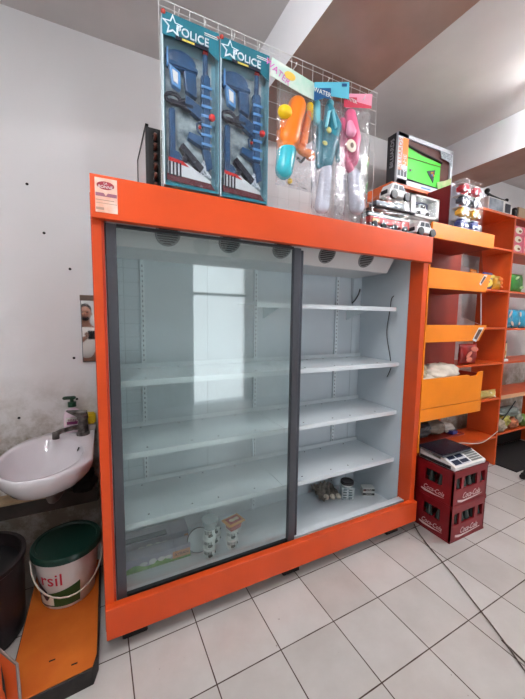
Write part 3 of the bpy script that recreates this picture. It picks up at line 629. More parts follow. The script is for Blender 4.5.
B().box(1.98, 2.12, .10, .19, 2.2, 2.334, bev=.002).obj('white_carton', paper, label='plain white carton under the jeep window box', cat='box')

# ------------------------------------------------------------------ shelf unit along the back wall
SY = .41; UY = .74; ux0, ux1 = 2.14, 5.2
un = thing('shelf_unit', 'long orange wall shelf unit with dividers and shelves right of the display cabinet', 'shelf unit', (3.9, .56, 0))
B().box(ux0, ux1, SY, UY, 2.70, 2.724).obj('top_board', unit_orange, un, bev=.001)
B().box(ux0-.009, ux0+.008, SY, UY, 0, 2.724).obj('side_panel', mat('side_orange', (232, 104, 34), .4), un, bev=.001)
B().box(2.93, 2.95, SY, UY, 0, 2.70).obj('divider', unit_orange, un, bev=.001)
B().box(3.945, 3.97, SY, UY, 0, 2.70).obj('divider', unit_orange, un, bev=.001)
B().box(ux1-.02, ux1, SY, UY, 0, 2.70).obj('side_panel', unit_orange, un, bev=.001)
for z in (2.375, 1.95, 1.555, 1.175, .78, .335):
    B().box(2.95, 3.945, SY+.002, UY-.001, z-.02, z).obj('shelf', unit_orange, un, bev=.001)
for z in (2.365, 1.945, 1.545, 1.175, .80, .36):
    B().box(3.97, ux1-.02, SY, UY-.001, z-.02, z).obj('shelf', unit_orange, un, bev=.001)
B().box(3.97, ux1-.02, UY-.02, UY-.01, .0, .30).obj('shade_board', blackm, un)  # added black board standing in for the shade below the shelves
for z in (.80,):
    B().box(3.97, ux1-.02, SY-.004, SY, z-.045, z).obj('shelf_edge', mat('wood_edge', (214, 160, 120), .5), un)
# mat under the unit, its black also standing in for the shade there
B().box(3.975, 5.1, .2, .70, .001, .012).obj('rubber_mat', blackm, label='black rubber mat and painted shade on the tiles under the far shelves', cat='mat')

# ------------------------------------------------------------------ bins in front of it
bn = thing('bin_rack', 'orange stacked bin rack with sloping trays beside the display cabinet', 'bin rack', (2.5, .2, 0))
rx0, rx1, ry = 2.135, 2.90, .03
inn = mat('bin_inside_shaded', (150, 40, 20), .45, noise=.08, nscale=3)  # bin orange darkened to maroon, shade inside the bins put into the colour
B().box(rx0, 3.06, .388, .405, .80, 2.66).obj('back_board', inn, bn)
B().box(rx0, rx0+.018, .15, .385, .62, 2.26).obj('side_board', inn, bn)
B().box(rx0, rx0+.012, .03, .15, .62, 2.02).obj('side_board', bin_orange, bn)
def tray(zb, zt, x1=rx1, back=.0, cut=.0, scoop=True):
    t_ = .016
    fr = [(rx0+.012, ry, zb), (x1-cut, ry, zb), (x1, ry, zt), (rx0+.012, ry, zt)]
    p = B().prism(fr, (0, t_, 0)).obj('tray_front', bin_orange, bn, bev=.001)
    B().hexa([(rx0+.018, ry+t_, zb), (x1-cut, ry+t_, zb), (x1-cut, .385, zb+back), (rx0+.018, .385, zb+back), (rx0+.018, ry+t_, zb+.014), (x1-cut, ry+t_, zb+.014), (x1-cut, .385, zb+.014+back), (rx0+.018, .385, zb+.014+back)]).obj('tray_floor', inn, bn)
    q = [(x1-cut-.012, ry+t_, zb), (x1-.012, ry+t_, zt)]
    q.append((x1-.012, .36, zt-.01))
    q.append((x1-cut-.012, .385, zb+back))
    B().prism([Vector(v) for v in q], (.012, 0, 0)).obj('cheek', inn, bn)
tray(2.285-.075, 2.318, x1=2.905)
tray(1.855, 2.00, x1=2.905, cut=.06)
tray(1.458, 1.587, x1=2.90, cut=.10)
# big bottom bin with a notched front and a seam
fr = [(rx0+.012, ry, .955), (rx1-.012, ry, .955), (rx1, ry, 1.20), (rx1-.05, ry, 1.195), (rx1-.075, ry, 1.168), (rx1-.16, ry, 1.165), (rx1-.2, ry, 1.18), (rx0+.012, ry, 1.18)]
B().prism(fr, (0, .016, 0)).obj('bin_front', bin_orange, bn, bev=.001)
B().box(rx0+.012, rx1, ry-.001, ry+.016, .856, .951).obj('plinth_front', bin_orange, bn, bev=.001)
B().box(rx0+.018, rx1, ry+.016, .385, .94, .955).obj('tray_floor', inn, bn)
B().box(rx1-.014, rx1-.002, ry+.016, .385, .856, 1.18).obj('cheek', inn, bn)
# acrylic guards and price tags
for q in (((463, 266), (463.3, 253), (465, 248.5), (469, 245.5), (476, 244), (481, 246), (483, 272)), ((461.5, 284), (461.8, 317), (481, 325), (481, 292))):
    g = [P(*k, 'x', 2.885) for k in q]
    B().prism(g, (.003, 0, 0)).obj('clear_guard', acryl, bn); B().tube(g[:4], .003, 6).obj('guard_edge', paper, bn)
def tagp(px, lab):
    a = [P(*q, 'y', ry-.004) for q in px]
    t = B().prism(a, (0, .002, 0)).obj('price_tag', mat('tag_white', (222, 222, 226), .4), label=lab, cat='price tag', group='price tags on the bins')
    c_ = sum(a, Vector())/len(a); k = [c_+(v-c_)*.72+Vector((0, -.001, 0)) for v in a]
    B().prism(k, (0, .0008, 0)).obj('tag_print', mat('tag_dark', (88, 62, 60), .4), t)
tagp([(476, 342), (472.5, 340), (479, 327.5), (484, 327.5)], 'slanted price tag at the right end of the third bin front')
tagp([(481, 285.5), (479.5, 284), (484.5, 275), (487.5, 275.5)], 'slanted price tag at the right end of the second bin front')

# cloth sacks in the big bin
def lump(c, r, sx, sy, sz, seed, amp=.25, freq=2.2, sub=4):
    o = bmesh.new(); bmesh.ops.create_icosphere(o, subdivisions=sub, radius=1)
    from mathutils import noise
    for v in o.verts:
        d = 1+amp*noise.noise(v.co*freq+Vector((seed*7.1, seed*3.3, seed)))+amp*.4*noise.noise(v.co*freq*3+Vector((seed, 0, 9)))
        v.co = Vector((v.co.x*sx*r*d, v.co.y*sy*r*d, v.co.z*sz*r*d))+Vector(c)
    return o
sack = mat('cream_cloth', (226, 216, 200), .85, noise=.1, nscale=14, bump=.4)
b = B(); b._add(lump((2.52, .17, 1.19), .13, 1.6, .8, .62, 3)); b.obj('cloth_sack', sack, smooth='all', label='large cream cloth heaped in the middle of the bottom bin', cat='cloth', group='cloths in the bottom bin')
b = B(); b._add(lump((2.24, .16, 1.21), .075, 1.0, .9, 1.1, 5, .35)); b.obj('cloth_sack', mat('cream_dark', (205, 192, 168), .85, rgb2=(150, 138, 110), nscale=18), smooth='all', label='crumpled beige cloth at the left end of the bottom bin', cat='cloth', group='cloths in the bottom bin')
b = B(); b._add(lump((2.27, .12, 1.135), .09, 1.2, .7, .7, 8)); b.obj('cloth_sack', sack, smooth='all', label='flat white cloth in front of the crumpled beige one in the bottom bin', cat='cloth', group='cloths in the bottom bin')

# ------------------------------------------------------------------ goods
def packet(name, lab, cat, c, wd, ht, dp, col, col2, group=None, rz=0, tilt=0, spots=3, text=None, tcol=paper, kind='pillow'):
    """pillow bag: c = centre of the base"""
    t = thing(name, lab, cat, c, rz, group, local=True)
    n, m_ = 14, 14; b = B(); seedv = random.random()*50
    from mathutils import noise
    for s_ in (-1, 1):
        o = bmesh.new(); V = []
        for i in range(n+1):
            V.append([])
            for j in range(m_+1):
                u, v = i/n, j/m_; e = (math.sin(PI*u)*math.sin(PI*min(1, v*1.0)))**.5 if 0 < u < 1 and 0 < v < 1 else 0
                k = 1+.25*noise.noise(Vector((u*4+seedv, v*4, s_)))
                V[-1].append(o.verts.new(((u-.5)*wd*(1-.06*math.sin(PI*v)), s_*(dp/2)*e*k, v*ht)))
        for i in range(n):
            for j in range(m_): o.faces.new((V[i][j], V[i+1][j], V[i+1][j+1], V[i][j+1]) if s_ < 0 else (V[i][j+1], V[i+1][j+1], V[i+1][j], V[i][j]))
        b._add(o)
    if tilt: b.xf(Matrix.Rotation(tilt, 4, 'X'))
    b.obj('bag', mat('foil_'+'_'.join(map(str, col)), col, .28, rgb2=tuple(int(x*.72) for x in col), nscale=9), t, smooth='all')
    R_ = Matrix.Rotation(tilt, 4, 'X')
    for k in range(spots):
        q = Vector((random.uniform(-.25, .25)*wd, -dp*.50, ht*(.25+.5*k/max(1, spots-1) if spots > 1 else .5)))
        B().ball(R_ @ q, min(wd, ht)*random.uniform(.12, .2), random.uniform(1, 2), .14, random.uniform(.5, .9), mtx=Matrix.Rotation(random.uniform(-.7, .7), 4, 'Y')).obj('print_patch', mat('print_'+'_'.join(map(str, col2)), col2, .4), t, smooth='all')
    if text: B().text(text, ht*.2, R_ @ FM((0, -dp*.56, ht*.5))).obj('lettering', tcol, t)
    return t
def pc(px, py, y): return P(px, py, 'y', y)
Z1 = 1.951
packet('snack_bag', 'blue and white snack bag leaning at the end of the second bin', 'snack bag', (3.60, .45, Z1), .17, .17, .07, (70, 78, 160), (236, 206, 90), 'snack bags on the upper shelf')
packet('snack_bag', 'yellow snack bag beside the blue and white one', 'snack bag', (3.80, .47, Z1), .15, .15, .08, (238, 170, 40), (222, 110, 30), 'snack bags on the upper shelf')
packet('snack_bag', 'small orange and black snack bag behind the blue and white one', 'snack bag', (3.48, .52, Z1), .12, .2, .05, (230, 130, 40), (40, 36, 40), 'snack bags on the upper shelf')
packet('snack_bag', 'red patterned snack bag beside the third bin', 'snack bag', (3.38, .46, 1.177), .30, .21, .09, (170, 44, 40), (206, 120, 100), spots=3)
packet('snack_bag', 'flat yellow and white packet lying on the lower shelf near the divider', 'snack bag', (3.78, .45, .782), .30, .09, .08, (232, 206, 120), (238, 232, 214), spots=2)
# red and white sachet boxes on shelf at the far end of top bin
for k, (x_, z_) in enumerate(((3.07, 0), (3.19, 0), (3.07, 1), (3.19, 1), (3.07, 2), (3.19, 2))):
    t = B().box(x_-.055, x_+.055, .42, .50, 2.377+z_*.062, 2.435+z_*.062).obj('sachet_box', mat('sachet_red', (214, 84, 60), .4), bev=.003,
        label='small red and white sachet box, %s one in the %s column past the top bin' % (('lowest', 'middle', 'topmost')[z_], ('left', 'right')[k % 2]), cat='box', group='sachet boxes past the top bin')
    B().ball((x_-.02, .419, 2.41+z_*.062), .016, 1.2, .1, .9).ball((x_+.025, .419, 2.40+z_*.062), .013, 1, .1, 1).obj('print_patch', paper, t)
# toy car tube packs on top bin
tt = []
for k, x_ in enumerate((2.515, 2.66)):
    z_ = 2.318
    t = thing('car_pack', ('left' if k == 0 else 'right')+' one of the two tall clear packs of four toy cars on the top bin', 'toy pack', (x_, .06, z_), 0, 'toy car packs')
    hh = .355
    B().box(x_-.055, x_+.055, .125, .128, z_, z_+hh).box(x_-.055, x_+.055, .03, .128, z_, z_+.004).obj('backing', mat('backing_pale', (196, 200, 210), .4), t)
    for j, cc in enumerate(((60, 72, 130), (230, 170, 40), (44, 48, 62), (186, 44, 56))):
        cz = z_+.012+j*.085
        body = B().prism([(x_-.05, .04, cz+.008), (x_-.05, .04, cz+.04), (x_-.034, .04, cz+.044), (x_-.024, .04, cz+.062), (x_+.024, .04, cz+.062), (x_+.034, .04, cz+.044), (x_+.05, .04, cz+.038), (x_+.05, .04, cz+.008)], (0, .05, 0)).obj('toy_car', mat('car_%d' % j, cc, .3), t, bev=.004)
        wheels(wheels(B(), [(x_-.028, .036, cz+.014)], .013, .008), [(x_+.028, .036, cz+.014)], .013, .008).obj('wheel', silver, body, smooth=True)
        B().box(x_-.05, x_+.05, .045, .12, cz+.064, cz+.067).obj('divider_card', paper, body)
    B().box(x_-.057, x_+.057, .026, .132, z_, z_+hh).obj('clear_cover', blister, t)
# two board stand for packs: shelf at rear of the top bin
B().box(2.50, 2.60, .16, .36, 2.226, 2.68, bev=.003).obj('red_carton', mat('carton_maroon', (120, 28, 34), .5), label='tall dark red carton standing behind the toy car packs in top bin', cat='box')

# billiard game box on the top board
t = thing('billiard_game', 'black and orange boxed billiard game with green table, on the top board', 'game box', (2.5, .48, 2.724))
qx0, qx1, qy0, qy1, qz0, qz1 = 2.205, 2.90, .43, .54, 2.726, 3.13
B().box(qx0, qx1, qy0+.02, qy1, qz0, qz1).obj('carton', mat('carton_black', (30, 30, 36), .45), t, bev=.002)
B().box(qx0, qx1, qy0, qy0+.02, qz0, qz0+.05).box(qx0, qx1, qy0, qy0+.02, qz1-.03, qz1).box(qx0, qx0+.12, qy0, qy0+.02, qz0, qz1).box(qx1-.03, qx1, qy0, qy0+.02, qz0, qz1).obj('front_panel', mat('panel_pale', (206, 210, 216), .45), t, bev=.001)
B().box(qx0+.055, qx0+.118, qy0-.0015, qy0, qz0+.16, qz1-.035).obj('orange_band', mat('band_orange', (240, 130, 34), .4), t)
mr = lambda x_, z_: Matrix.Translation((x_, qy0-.003, z_)) @ Matrix.Rotation(-PI/2, 4, 'Y') @ Matrix.Rotation(PI/2, 4, 'X')
B().text('BILLIARDS', .055, mr(qx0+.03, 2.96), sx=1).obj('lettering', mat('letter_orange', (226, 120, 50), .4), t)
B().text('GAME', .052, mr(qx0+.085, 2.90)).obj('lettering', paper, t)
B().text('BILLIARDS', .05, Matrix.Translation((qx0-.002, (qy0+qy1)/2, 2.98)) @ Matrix.Rotation(-PI/2, 4, 'Z') @ Matrix.Rotation(-PI/2, 4, 'Y') @ Matrix.Rotation(PI/2, 4, 'X'), sx=1).obj('lettering', mat('letter_grey', (190, 190, 195), .4), t)
b = B()
for k in range(3): b.box(qx0+.012+k*.036, qx0+.040+k*.036, qy0-.002, qy0, qz0+.07, qz0+.12)
b.obj('icon_badge', gun_dk, t)
B().box(qx0+.12, qx1-.03, qy0+.014, qy0+.0205, qz0+.05, qz1-.03).obj('rail_print', mat('rail_brown', (84, 46, 40), .4), t)
B().prism([(qx0+.125, qy0+.010, qz0+.062), (qx0+.125, qy0+.010, qz0+.315), (qx0+.3, qy0+.010, qz0+.285), (qx1-.15, qy0+.010, qz0+.272), (qx1-.15, qy0+.010, qz0+.06)], (0, .003, 0)).obj('green_cloth', mat('green_felt', (70, 205, 50), .5), t)
B().tube([(qx0+.125, qy0+.006, qz0+.235), (qx1-.15, qy0+.006, qz0+.245)], .0025, 6).obj('cue', mat('cue_brown', (110, 50, 34), .4), t)
B().tube([(qx0+.125, qy0+.006, qz0+.325), (qx1-.14, qy0+.006, qz0+.28)], .009, 6).tube([(qx0+.125, qy0+.006, qz0+.062), (qx1-.14, qy0+.006, qz0+.055)], .006, 6).obj('cushion', blackm, t)
B().prism([(2.575, qy0+.005, 2.90), (2.66, qy0+.005, 2.82), (2.68, qy0+.005, 2.93)], (0, .004, 0)).obj('ball_rack', gun_dk, t)
for k, (dx, dz, cc) in enumerate(((0, 0, (236, 200, 60)), (.018, .004, (206, 60, 50)), (.008, -.018, (90, 120, 190)), (.026, -.016, (236, 150, 60)))):
    B().ball((2.63+dx, qy0+.002, 2.895+dz), .0095, 1, .5, 1).obj('ball', mat('ball_%d' % k, cc, .3), t, smooth='all')
B().ball((2.37, qy0+.004, 2.865), .009).obj('cue_ball', paper, t, smooth='all')
B().prism([(2.72, qy0-.002, 3.10), (2.89, qy0-.002, 3.095), (2.89, qy0-.002, 3.0), (2.84, qy0-.002, 3.03), (2.74, qy0-.002, 3.04)], (0, .002, 0)).obj('corner_print', mat('corner_silver', (176, 184, 190), .4, rgb2=(110, 116, 124), nscale=60), t)
B().prism([(2.70, qy0-.003, 2.83), (2.80, qy0-.003, 2.86), (2.89, qy0-.003, 2.90), (2.89, qy0-.003, 2.735), (2.73, qy0-.003, 2.735)], (0, .002, 0)).obj('corner_photo', mat('corner_green', (96, 180, 90), .4, rgb2=(200, 190, 150), nscale=9), t)
B().box(qx0+.3, qx0+.42, qy0-.001, qy0, qz0+.02, qz0+.03).obj('blue_print', mat('blue_print', (80, 150, 200), .5), t)
t = B().ball((2.99, .47, 2.765), .045, 1, .7, .8).obj('orange_toy', mat('toy_orange', (245, 130, 36), .35), smooth='all', label='small orange toy beside the billiard game on the top board', cat='toy')
# white boxed toy on top board
t = thing('scooter_box', 'white carton with grey windows and a black toy handle on the top board', 'toy pack', (3.70, .48, 2.724))
B().box(3.50, 3.93, .44, .56, 2.725, 2.86).obj('carton', paper, t, bev=.002)
B().box(3.52, 3.76, .4385, .44, 2.745, 2.85).obj('print_window', mat('window_grey', (120, 130, 142), .3, rgb2=(190, 198, 205), nscale=10), t); B().box(3.80, 3.90, .4385, .44, 2.745, 2.835).obj('print_window', gun_dk, t)
B().tube([(3.50, .47, 2.90), (3.60, .47, 2.885), (3.75, .47, 2.875), (3.88, .47, 2.875)], .012).ball((3.52, .47, 2.92), .025).ball((3.87, .47, 2.885), .02).box(3.54, 3.56, .46, .48, 2.86, 2.9).box(3.84, 3.86, .46, .48, 2.86, 2.88).obj('toy_handle', black, t, smooth=True)
B().box(4.08, 4.5, .45, .6, 2.725, 2.85, bev=.003).obj('brown_carton', mat('kraft', (176, 150, 122), .7), label='brown cardboard carton on top of the far shelf unit', cat='box')
B().box(3.99, 4.04, .44, .5, 2.725, 2.80).ball((4.02, .46, 2.81), .025).obj('black_toy', black, label='small black toy between the white carton and brown carton', cat='toy')
# pink boxes right section
for r_ in range(3):
    for c_ in range(3):
        x_ = 4.08+c_*.21; z_ = 2.367+r_*.092
        t = B().box(x_-.1, x_+.1, .43, .60, z_, z_+.09).obj('biscuit_box', mat('box_pink', (226, 110, 130), .45), bev=.003, label='pink biscuit box at the right edge, %s row and %s column of the stack' % (('bottom', 'middle', 'top')[r_], ('left', 'middle', 'right')[c_]), cat='box', group='pink biscuit boxes')
        B().ball((x_+.0, .43, z_+.045), .034, 2.0, .06, 1).obj('picture', mat('cream_pic', (236, 226, 200), .5), t); B().ball((x_+.02, .427, z_+.038), .018, 1.6, .06, .7).obj('picture_detail', mat('brown_pic', (140, 80, 40), .5), t)
packet('snack_bag', 'green shiny snack bag on the shelf at the right edge', 'snack bag', (4.16, .47, 1.946), .30, .2, .1, (60, 150, 50), (180, 210, 150), spots=2)
packet('snack_bag', 'dark green snack bag behind the bright green one', 'snack bag', (4.05, .56, 1.946), .2, .18, .08, (34, 84, 36), (60, 110, 60), spots=1)
for k in range(3):
    packet('snack_bag', 'light blue snack bag, %s of the row on the shelf at the right edge' % ('first', 'second', 'third')[k], 'snack bag', (4.07+k*.17, .47+k*.005, 1.546), .2, .21, .09, (62, 176, 214), (226, 196, 176), 'light blue snack bags', rz=.15, spots=2)
t = thing('wafer_tube', 'upright black and brown wafer packet on the middle shelf at the right edge', 'packet', (4.03, .46, 1.177))
B().box(3.995, 4.06, .44, .48, 1.205, 1.40).obj('packet', mat('packet_black', (44, 36, 34), .4), t, bev=.006); B().box(4.035, 4.058, .4385, .44, 1.22, 1.38).obj('print_strip', mat('cream_print', (240, 220, 180), .5), t); B().ball((4.035, .438, 1.27), .02, 1, .1, 1.5).obj('print_patch', mat('wafer_brown', (176, 120, 60), .5), t)
B().box(3.97, 4.08, .425, .49, 1.177, 1.205).obj('base', paper, t)
# bags on bottom shelf
colb = ((196, 176, 150), (190, 180, 90), (206, 120, 80), (170, 170, 150), (120, 150, 70))
for k in range(5):
    b = B(); b._add(lump((4.06+k*.13, .46+.02*(k % 2), .43+(.04 if k in (1, 3) else 0)), .085, 1.05, .8, .85, 20+k, .3)); b.obj('vegetable_bag', mat('veg_%d' % k, colb[k], .4, rgb2=tuple(int(q*.6) for q in colb[k]), nscale=16), smooth='all',
        label='crumpled %s bag of produce on the lowest shelf at the right edge' % ('beige', 'yellowish', 'reddish', 'grey green', 'leafy green')[k], cat='bag', group='produce bags on the lowest shelf')
b = B(); b._add(lump((4.3, .5, .56), .12, 1.6, .7, .5, 31, .3)); b.obj('plastic_bag', mat('grey_bag', (110, 118, 112), .35), smooth='all', label='dark grey plastic bag lying on top of the produce bags', cat='bag')
wire([(4.1, .44, .50), (4.17, .42, .58), (4.25, .42, .66), (4.3, .42, .70)], .006, 'dark_strap', black, label='thin dark strap over the produce bags', cat='strap')
# stuff behind the scale, on a small shelf
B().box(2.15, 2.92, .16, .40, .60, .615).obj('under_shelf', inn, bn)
for k, (c_, s_, colr, lb) in enumerate((((2.42, .28, .68), (.16, .10, .06), (70, 66, 72), 'dark grey plastic bag behind the scale under the bins'), ((2.62, .27, .69), (.10, .09, .07), (128, 112, 100), 'taupe plastic bag behind the scale under the bins'), ((2.33, .30, .745), (.14, .08, .03), (48, 44, 50), 'black folded bag on top of the dark grey bag'), ((2.80, .26, .655), (.08, .07, .04), (206, 196, 186), 'pale plastic bag at the right of the taupe bag'))):
    b = B(); b._add(lump(c_, 1, *s_, 40+k, .3)); b.obj('plastic_bag', mat('bagc_%d' % k, colr, .35), smooth='all', label=lb, cat='bag', group='plastic bags under the bins')
B().box(2.86, 2.93, .08, .15, .62, .65, bev=.004).obj('blue_packet', mat('blue_pack', (50, 50, 120), .4), label='small dark blue packet at the edge behind the scale', cat='packet')
for o in bpy.data.objects:
    if o.name == 'blue_packet': o.location = (2.80, .20, .617)

# ------------------------------------------------------------------ crates
crate_red = mat('crate_red', (128, 16, 26), .35, noise=.1, nscale=8); logo_w = mat('logo_white', (214, 190, 190), .45)
CW, CD, CH = .415, .31, .275
def make_crate(x, y, z, lab):
    t = thing('drinks_crate', lab, 'crate', (x, y, z), 0, 'red drinks crates', local=True)
    b = B(); e = .012
    def face(w_, holes):   # list of boxes in (u0,u1,z0,z1) covering a wall with holes
        zs = (0, .125, .215, CH-.004); out = [(0, w_, 0, .125), (0, w_, .215, CH-.004)]; u = 0
        for h0, h1 in holes: out.append((u, h0, .125, .215)); u = h1
        out.append((u, w_, .125, .215)); return out
    for u0, u1, z0, z1 in face(CW, ((.035, .095), (.125, .285), (.325, .385))):
        b.box(u0, u1, 0, e, z0, z1).box(u0, u1, CD-e, CD, z0, z1)
    for u0, u1, z0, z1 in face(CD, ((.085, .225),)):
        b.box(0, e, u0, u1, z0, z1).box(CW-e, CW, u0, u1, z0, z1)
    b.box(0, CW, 0, CD, 0, .012)
    b.box(-.004, CW+.004, -.004, .012, CH-.024, CH-.004).box(-.004, .012, -.004, CD+.004, CH-.024, CH-.004).box(CW-.012, CW+.004, -.004, CD+.004, CH-.024, CH-.004).box(-.004, CW+.004, CD-.012, CD+.004, CH-.024, CH-.004)
    b.box(-.003, CW+.003, -.003, .008, 0, .012).box(-.003, .008, -.003, CD+.003, 0, .012)
    b.obj('crate_body', crate_red, t)
    b = B()
    for k in range(1, 6): b.box(k*CW/6-.002, k*CW/6+.002, e, CD-e, .012, .12)
    for k in range(1, 4): b.box(e, CW-e, k*CD/4-.002, k*CD/4+.002, .012, .12)
    b.obj('bottle_dividers', crate_red, t)
    B().text('Coca-Cola', .062, FM((.22, -.0015, .066)), ext=.0006, shear=.4, sx=.8).obj('logo_lettering', logo_w, t)
    B().prism([(.06, -.004, .035), (.10, -.004, .024), (.22, -.004, .030), (.36, -.004, .042), (.22, -.004, .037), (.13, -.004, .036), (.06, -.004, .05)], (0, .003, 0)).obj('logo_wave', logo_w, t)
    B().text('Coca-Cola', .05, LM((-.0015, .15, .068)), ext=.0006, shear=.4, sx=.78).obj('logo_lettering', logo_w, t)
    B().prism([(-.004, .25, .038), (-.004, .22, .030), (-.004, .14, .034), (-.004, .06, .044), (-.004, .14, .041), (-.004, .25, .048)], (.003, 0, 0)).obj('logo_wave', logo_w, t)
    return t
cx, cy = 2.243, -.192
cr = make_crate(cx, cy, 0, 'lower of the two stacked red drinks crates standing on the floor tiles')
c2 = copy_tree(cr); c2.location = (cx, cy, CH-.003); c2['label'] = 'upper of the two stacked red drinks crates carrying the scale'
# bottles inside: individual
bg = mat('bottle_glass', (46, 60, 58), .12, coat=.5)
proto = None
pr = [(.022, 0), (.027, .01), (.027, .11), (.013, .17), (.012, .20), (.014, .205), (.014, .212)]
for c_ in range(2):
    for i in range(6):
        for j in range(4):
            if 0 < i < 5 and 0 < j < 3: continue
            loc = (cx+CW/6*(i+.5), cy+CD/4*(j+.5), c_*(CH-.003)+.013)
            if proto is None: proto = B().lathe(pr, seg=14).obj('bottle', bg, loc=(0, 0, 0), smooth=True, cat='bottle', group='empty bottles in the crates'); o = proto
            else: o = proto.copy(); C.objects.link(o)
            o.location = loc; o['label'] = 'empty glass bottle standing in the %s red drinks crate' % ('lower', 'upper')[c_]; o['group'] = 'empty bottles in the %s crate' % ('lower', 'upper')[c_]

# ------------------------------------------------------------------ scale
sc = thing('price_scale', 'electronic price scale with dark platter and keypad on the upper crate', 'scale', (2.45, 0, .55))
sz = 2*CH-.006
B().hexa([(2.25, -.19, sz), (2.62, -.19, sz), (2.62, .10, sz), (2.25, .10, sz), (2.25, -.195, sz+.028), (2.62, -.195, sz+.028), (2.62, .10, sz+.075), (2.25, .10, sz+.075)]).obj('body', mat('scale_white', (206, 206, 206), .4), sc, bev=.006)
B().box(2.246, 2.252, -.16, .09, sz+.008, sz+.03).box(2.2455, 2.25, -.12, -.02, sz+.014, sz+.024).obj('side_plate', black, sc)
pA, pB, pC, pD = Vector((2.252, -.193, sz+.030)), Vector((2.618, -.193, sz+.030)), Vector((2.618, -.075, sz+.078)), Vector((2.252, -.075, sz+.078))
B().hexa([pA-Vector((0, 0, .02)), pB-Vector((0, 0, .02)), pC-Vector((0, 0, .06)), pD-Vector((0, 0, .06)), pA, pB, pC, pD]).obj('control_panel', paper, sc, bev=.003)
nrm = (pB-pA).cross(pD-pA).normalized()
def pp(u, v, h=0): return pA+(pB-pA)*u+(pD-pA)*v+nrm*h
def pq(u0, u1, v0, v1, h0, h1): return [pp(u0, v0, h0), pp(u1, v0, h0), pp(u1, v1, h0), pp(u0, v1, h0), pp(u0, v0, h1), pp(u1, v0, h1), pp(u1, v1, h1), pp(u0, v1, h1)]
B().hexa(pq(.05, .56, .1, .9, 0, .001)).obj('display_surround', mat('panel_grey', (190, 192, 200), .4), sc)
for q in ((.07, .28, .56, .84), (.31, .52, .56, .84), (.07, .28, .14, .46), (.31, .54, .18, .42)): B().hexa(pq(*q, .001, .0025)).obj('lcd_window', mat('lcd_dark', (40, 46, 66), .15), sc)
b = B()
for i in range(7):
    for j in range(5): b.hexa(pq(.60+i*.052, .64+i*.052, .12+j*.16, .23+j*.16, .0, .003))
b.obj('keypad_keys', mat('keys_grey', (120, 122, 120), .5), sc)
B().lathe([(.03, 0), (.03, .03)], c=(2.40, .03, sz+.06)).obj('platter_post', black, sc)
B().box(2.225, 2.56, -.115, .10, sz+.088, sz+.102, bev=.004).obj('platter', mat('platter_navy', (38, 34, 48), .25, metal=.3), sc)
B().box(2.222, 2.563, -.118, .103, sz+.080, sz+.092).obj('platter_rim', mat('rim_steel', (110, 112, 118), .3, metal=.6), sc, bev=.003)
for x_ in (2.27, 2.60):
    pass
wire([(2.6, .10, .58), (2.72, .14, .55), (2.85, .16, .535), (3.0, .18, .50), P(473, 444, 'y', .2), P(482, 443, 'y', .28), P(487, 440, 'y', .33), P(492, 436, 'y', .38), P(498, 431, 'y', .403)], .004, 'power_cable', mat('cable_white', (220, 214, 208), .5), label='white power cable running from the scale to the shelf divider', cat='cable')

# ------------------------------------------------------------------ cables on the floor
flc = mat('cable_brown', (92, 78, 70), .5)
wire([P(*q, 'z', .006) for q in ((414, 524), (417, 531), (426, 543), (437, 556), (447, 567), (458, 581), (470, 597), (480, 610), (492, 625), (503, 640), (512, 652), (520, 664), (530, 678))], .0035, 'floor_cable', flc, label='thin brown cable running over the tiles from the cabinet corner', cat='cable')
wire([P(*q, 'z', .005) for q in ((502, 640), (512, 650), (522, 660), (536, 672))], .004, 'floor_cable', flc, label='short second cable branching off at the right bottom corner', cat='cable')
# office chair caster at the right edge
t = thing('chair_caster', 'black office chair castor wheel at the right edge on the tiles', 'castor', P(523, 479, 'z', 0))
c_ = P(523, 479, 'z', 0)
for s_ in (-1, 1): B().lathe([(.01, -.011), (.026, -.010), (.028, 0), (.026, .010), (.01, .011)], mtx=Matrix.Translation(c_+Vector((s_*.012, 0, .028))) @ Matrix.Rotation(PI/2, 4, 'Y'), seg=20).obj('wheel', black, t, smooth=True)
B().box(c_.x-.02, c_.x+.02, c_.y-.02, c_.y+.02, .05, .066, bev=.005).tube([(c_.x+.01, c_.y, .06), (c_.x+.01, c_.y, .085)], .008).tube([(c_.x+.01, c_.y, .085), (c_.x+.28, c_.y-.2, .12)], .016).obj('chair_base_arm', black, t, smooth=True)

# ------------------------------------------------------------------ wash basin
RZ = .915
outl = [(-.035, .205), (-.08, .14), (-.126, .105), (-.18, .072), (-.233, .060), (-.29, .062), (-.34, .085), (-.395, .14), (-.435, .21), (-.455, .30), (-.45, .42), (-.425, .53), (-.385, .61), (-.345, .655), (-.315, .66), (-.295, .69), (-.24, .71), (-.15, .712), (-.035, .712)]
def catmull(pts, n, closed=False):
    out = []
    for i in range(len(pts)-1):
        p0, p1, p2, p3 = [Vector(pts[max(0, min(len(pts)-1, i+k))]) for k in (-1, 0, 1, 2)]
        for k in range(n):
            t = k/n; out.append(.5*((2*p1)+(p2-p0)*t+(2*p0-5*p1+4*p2-p3)*t*t+(3*p1-p0-3*p2+p3)*t**3))
    out.append(Vector(pts[-1])); return out
ol = catmull([(a, b_, 0) for a, b_ in outl], 4)
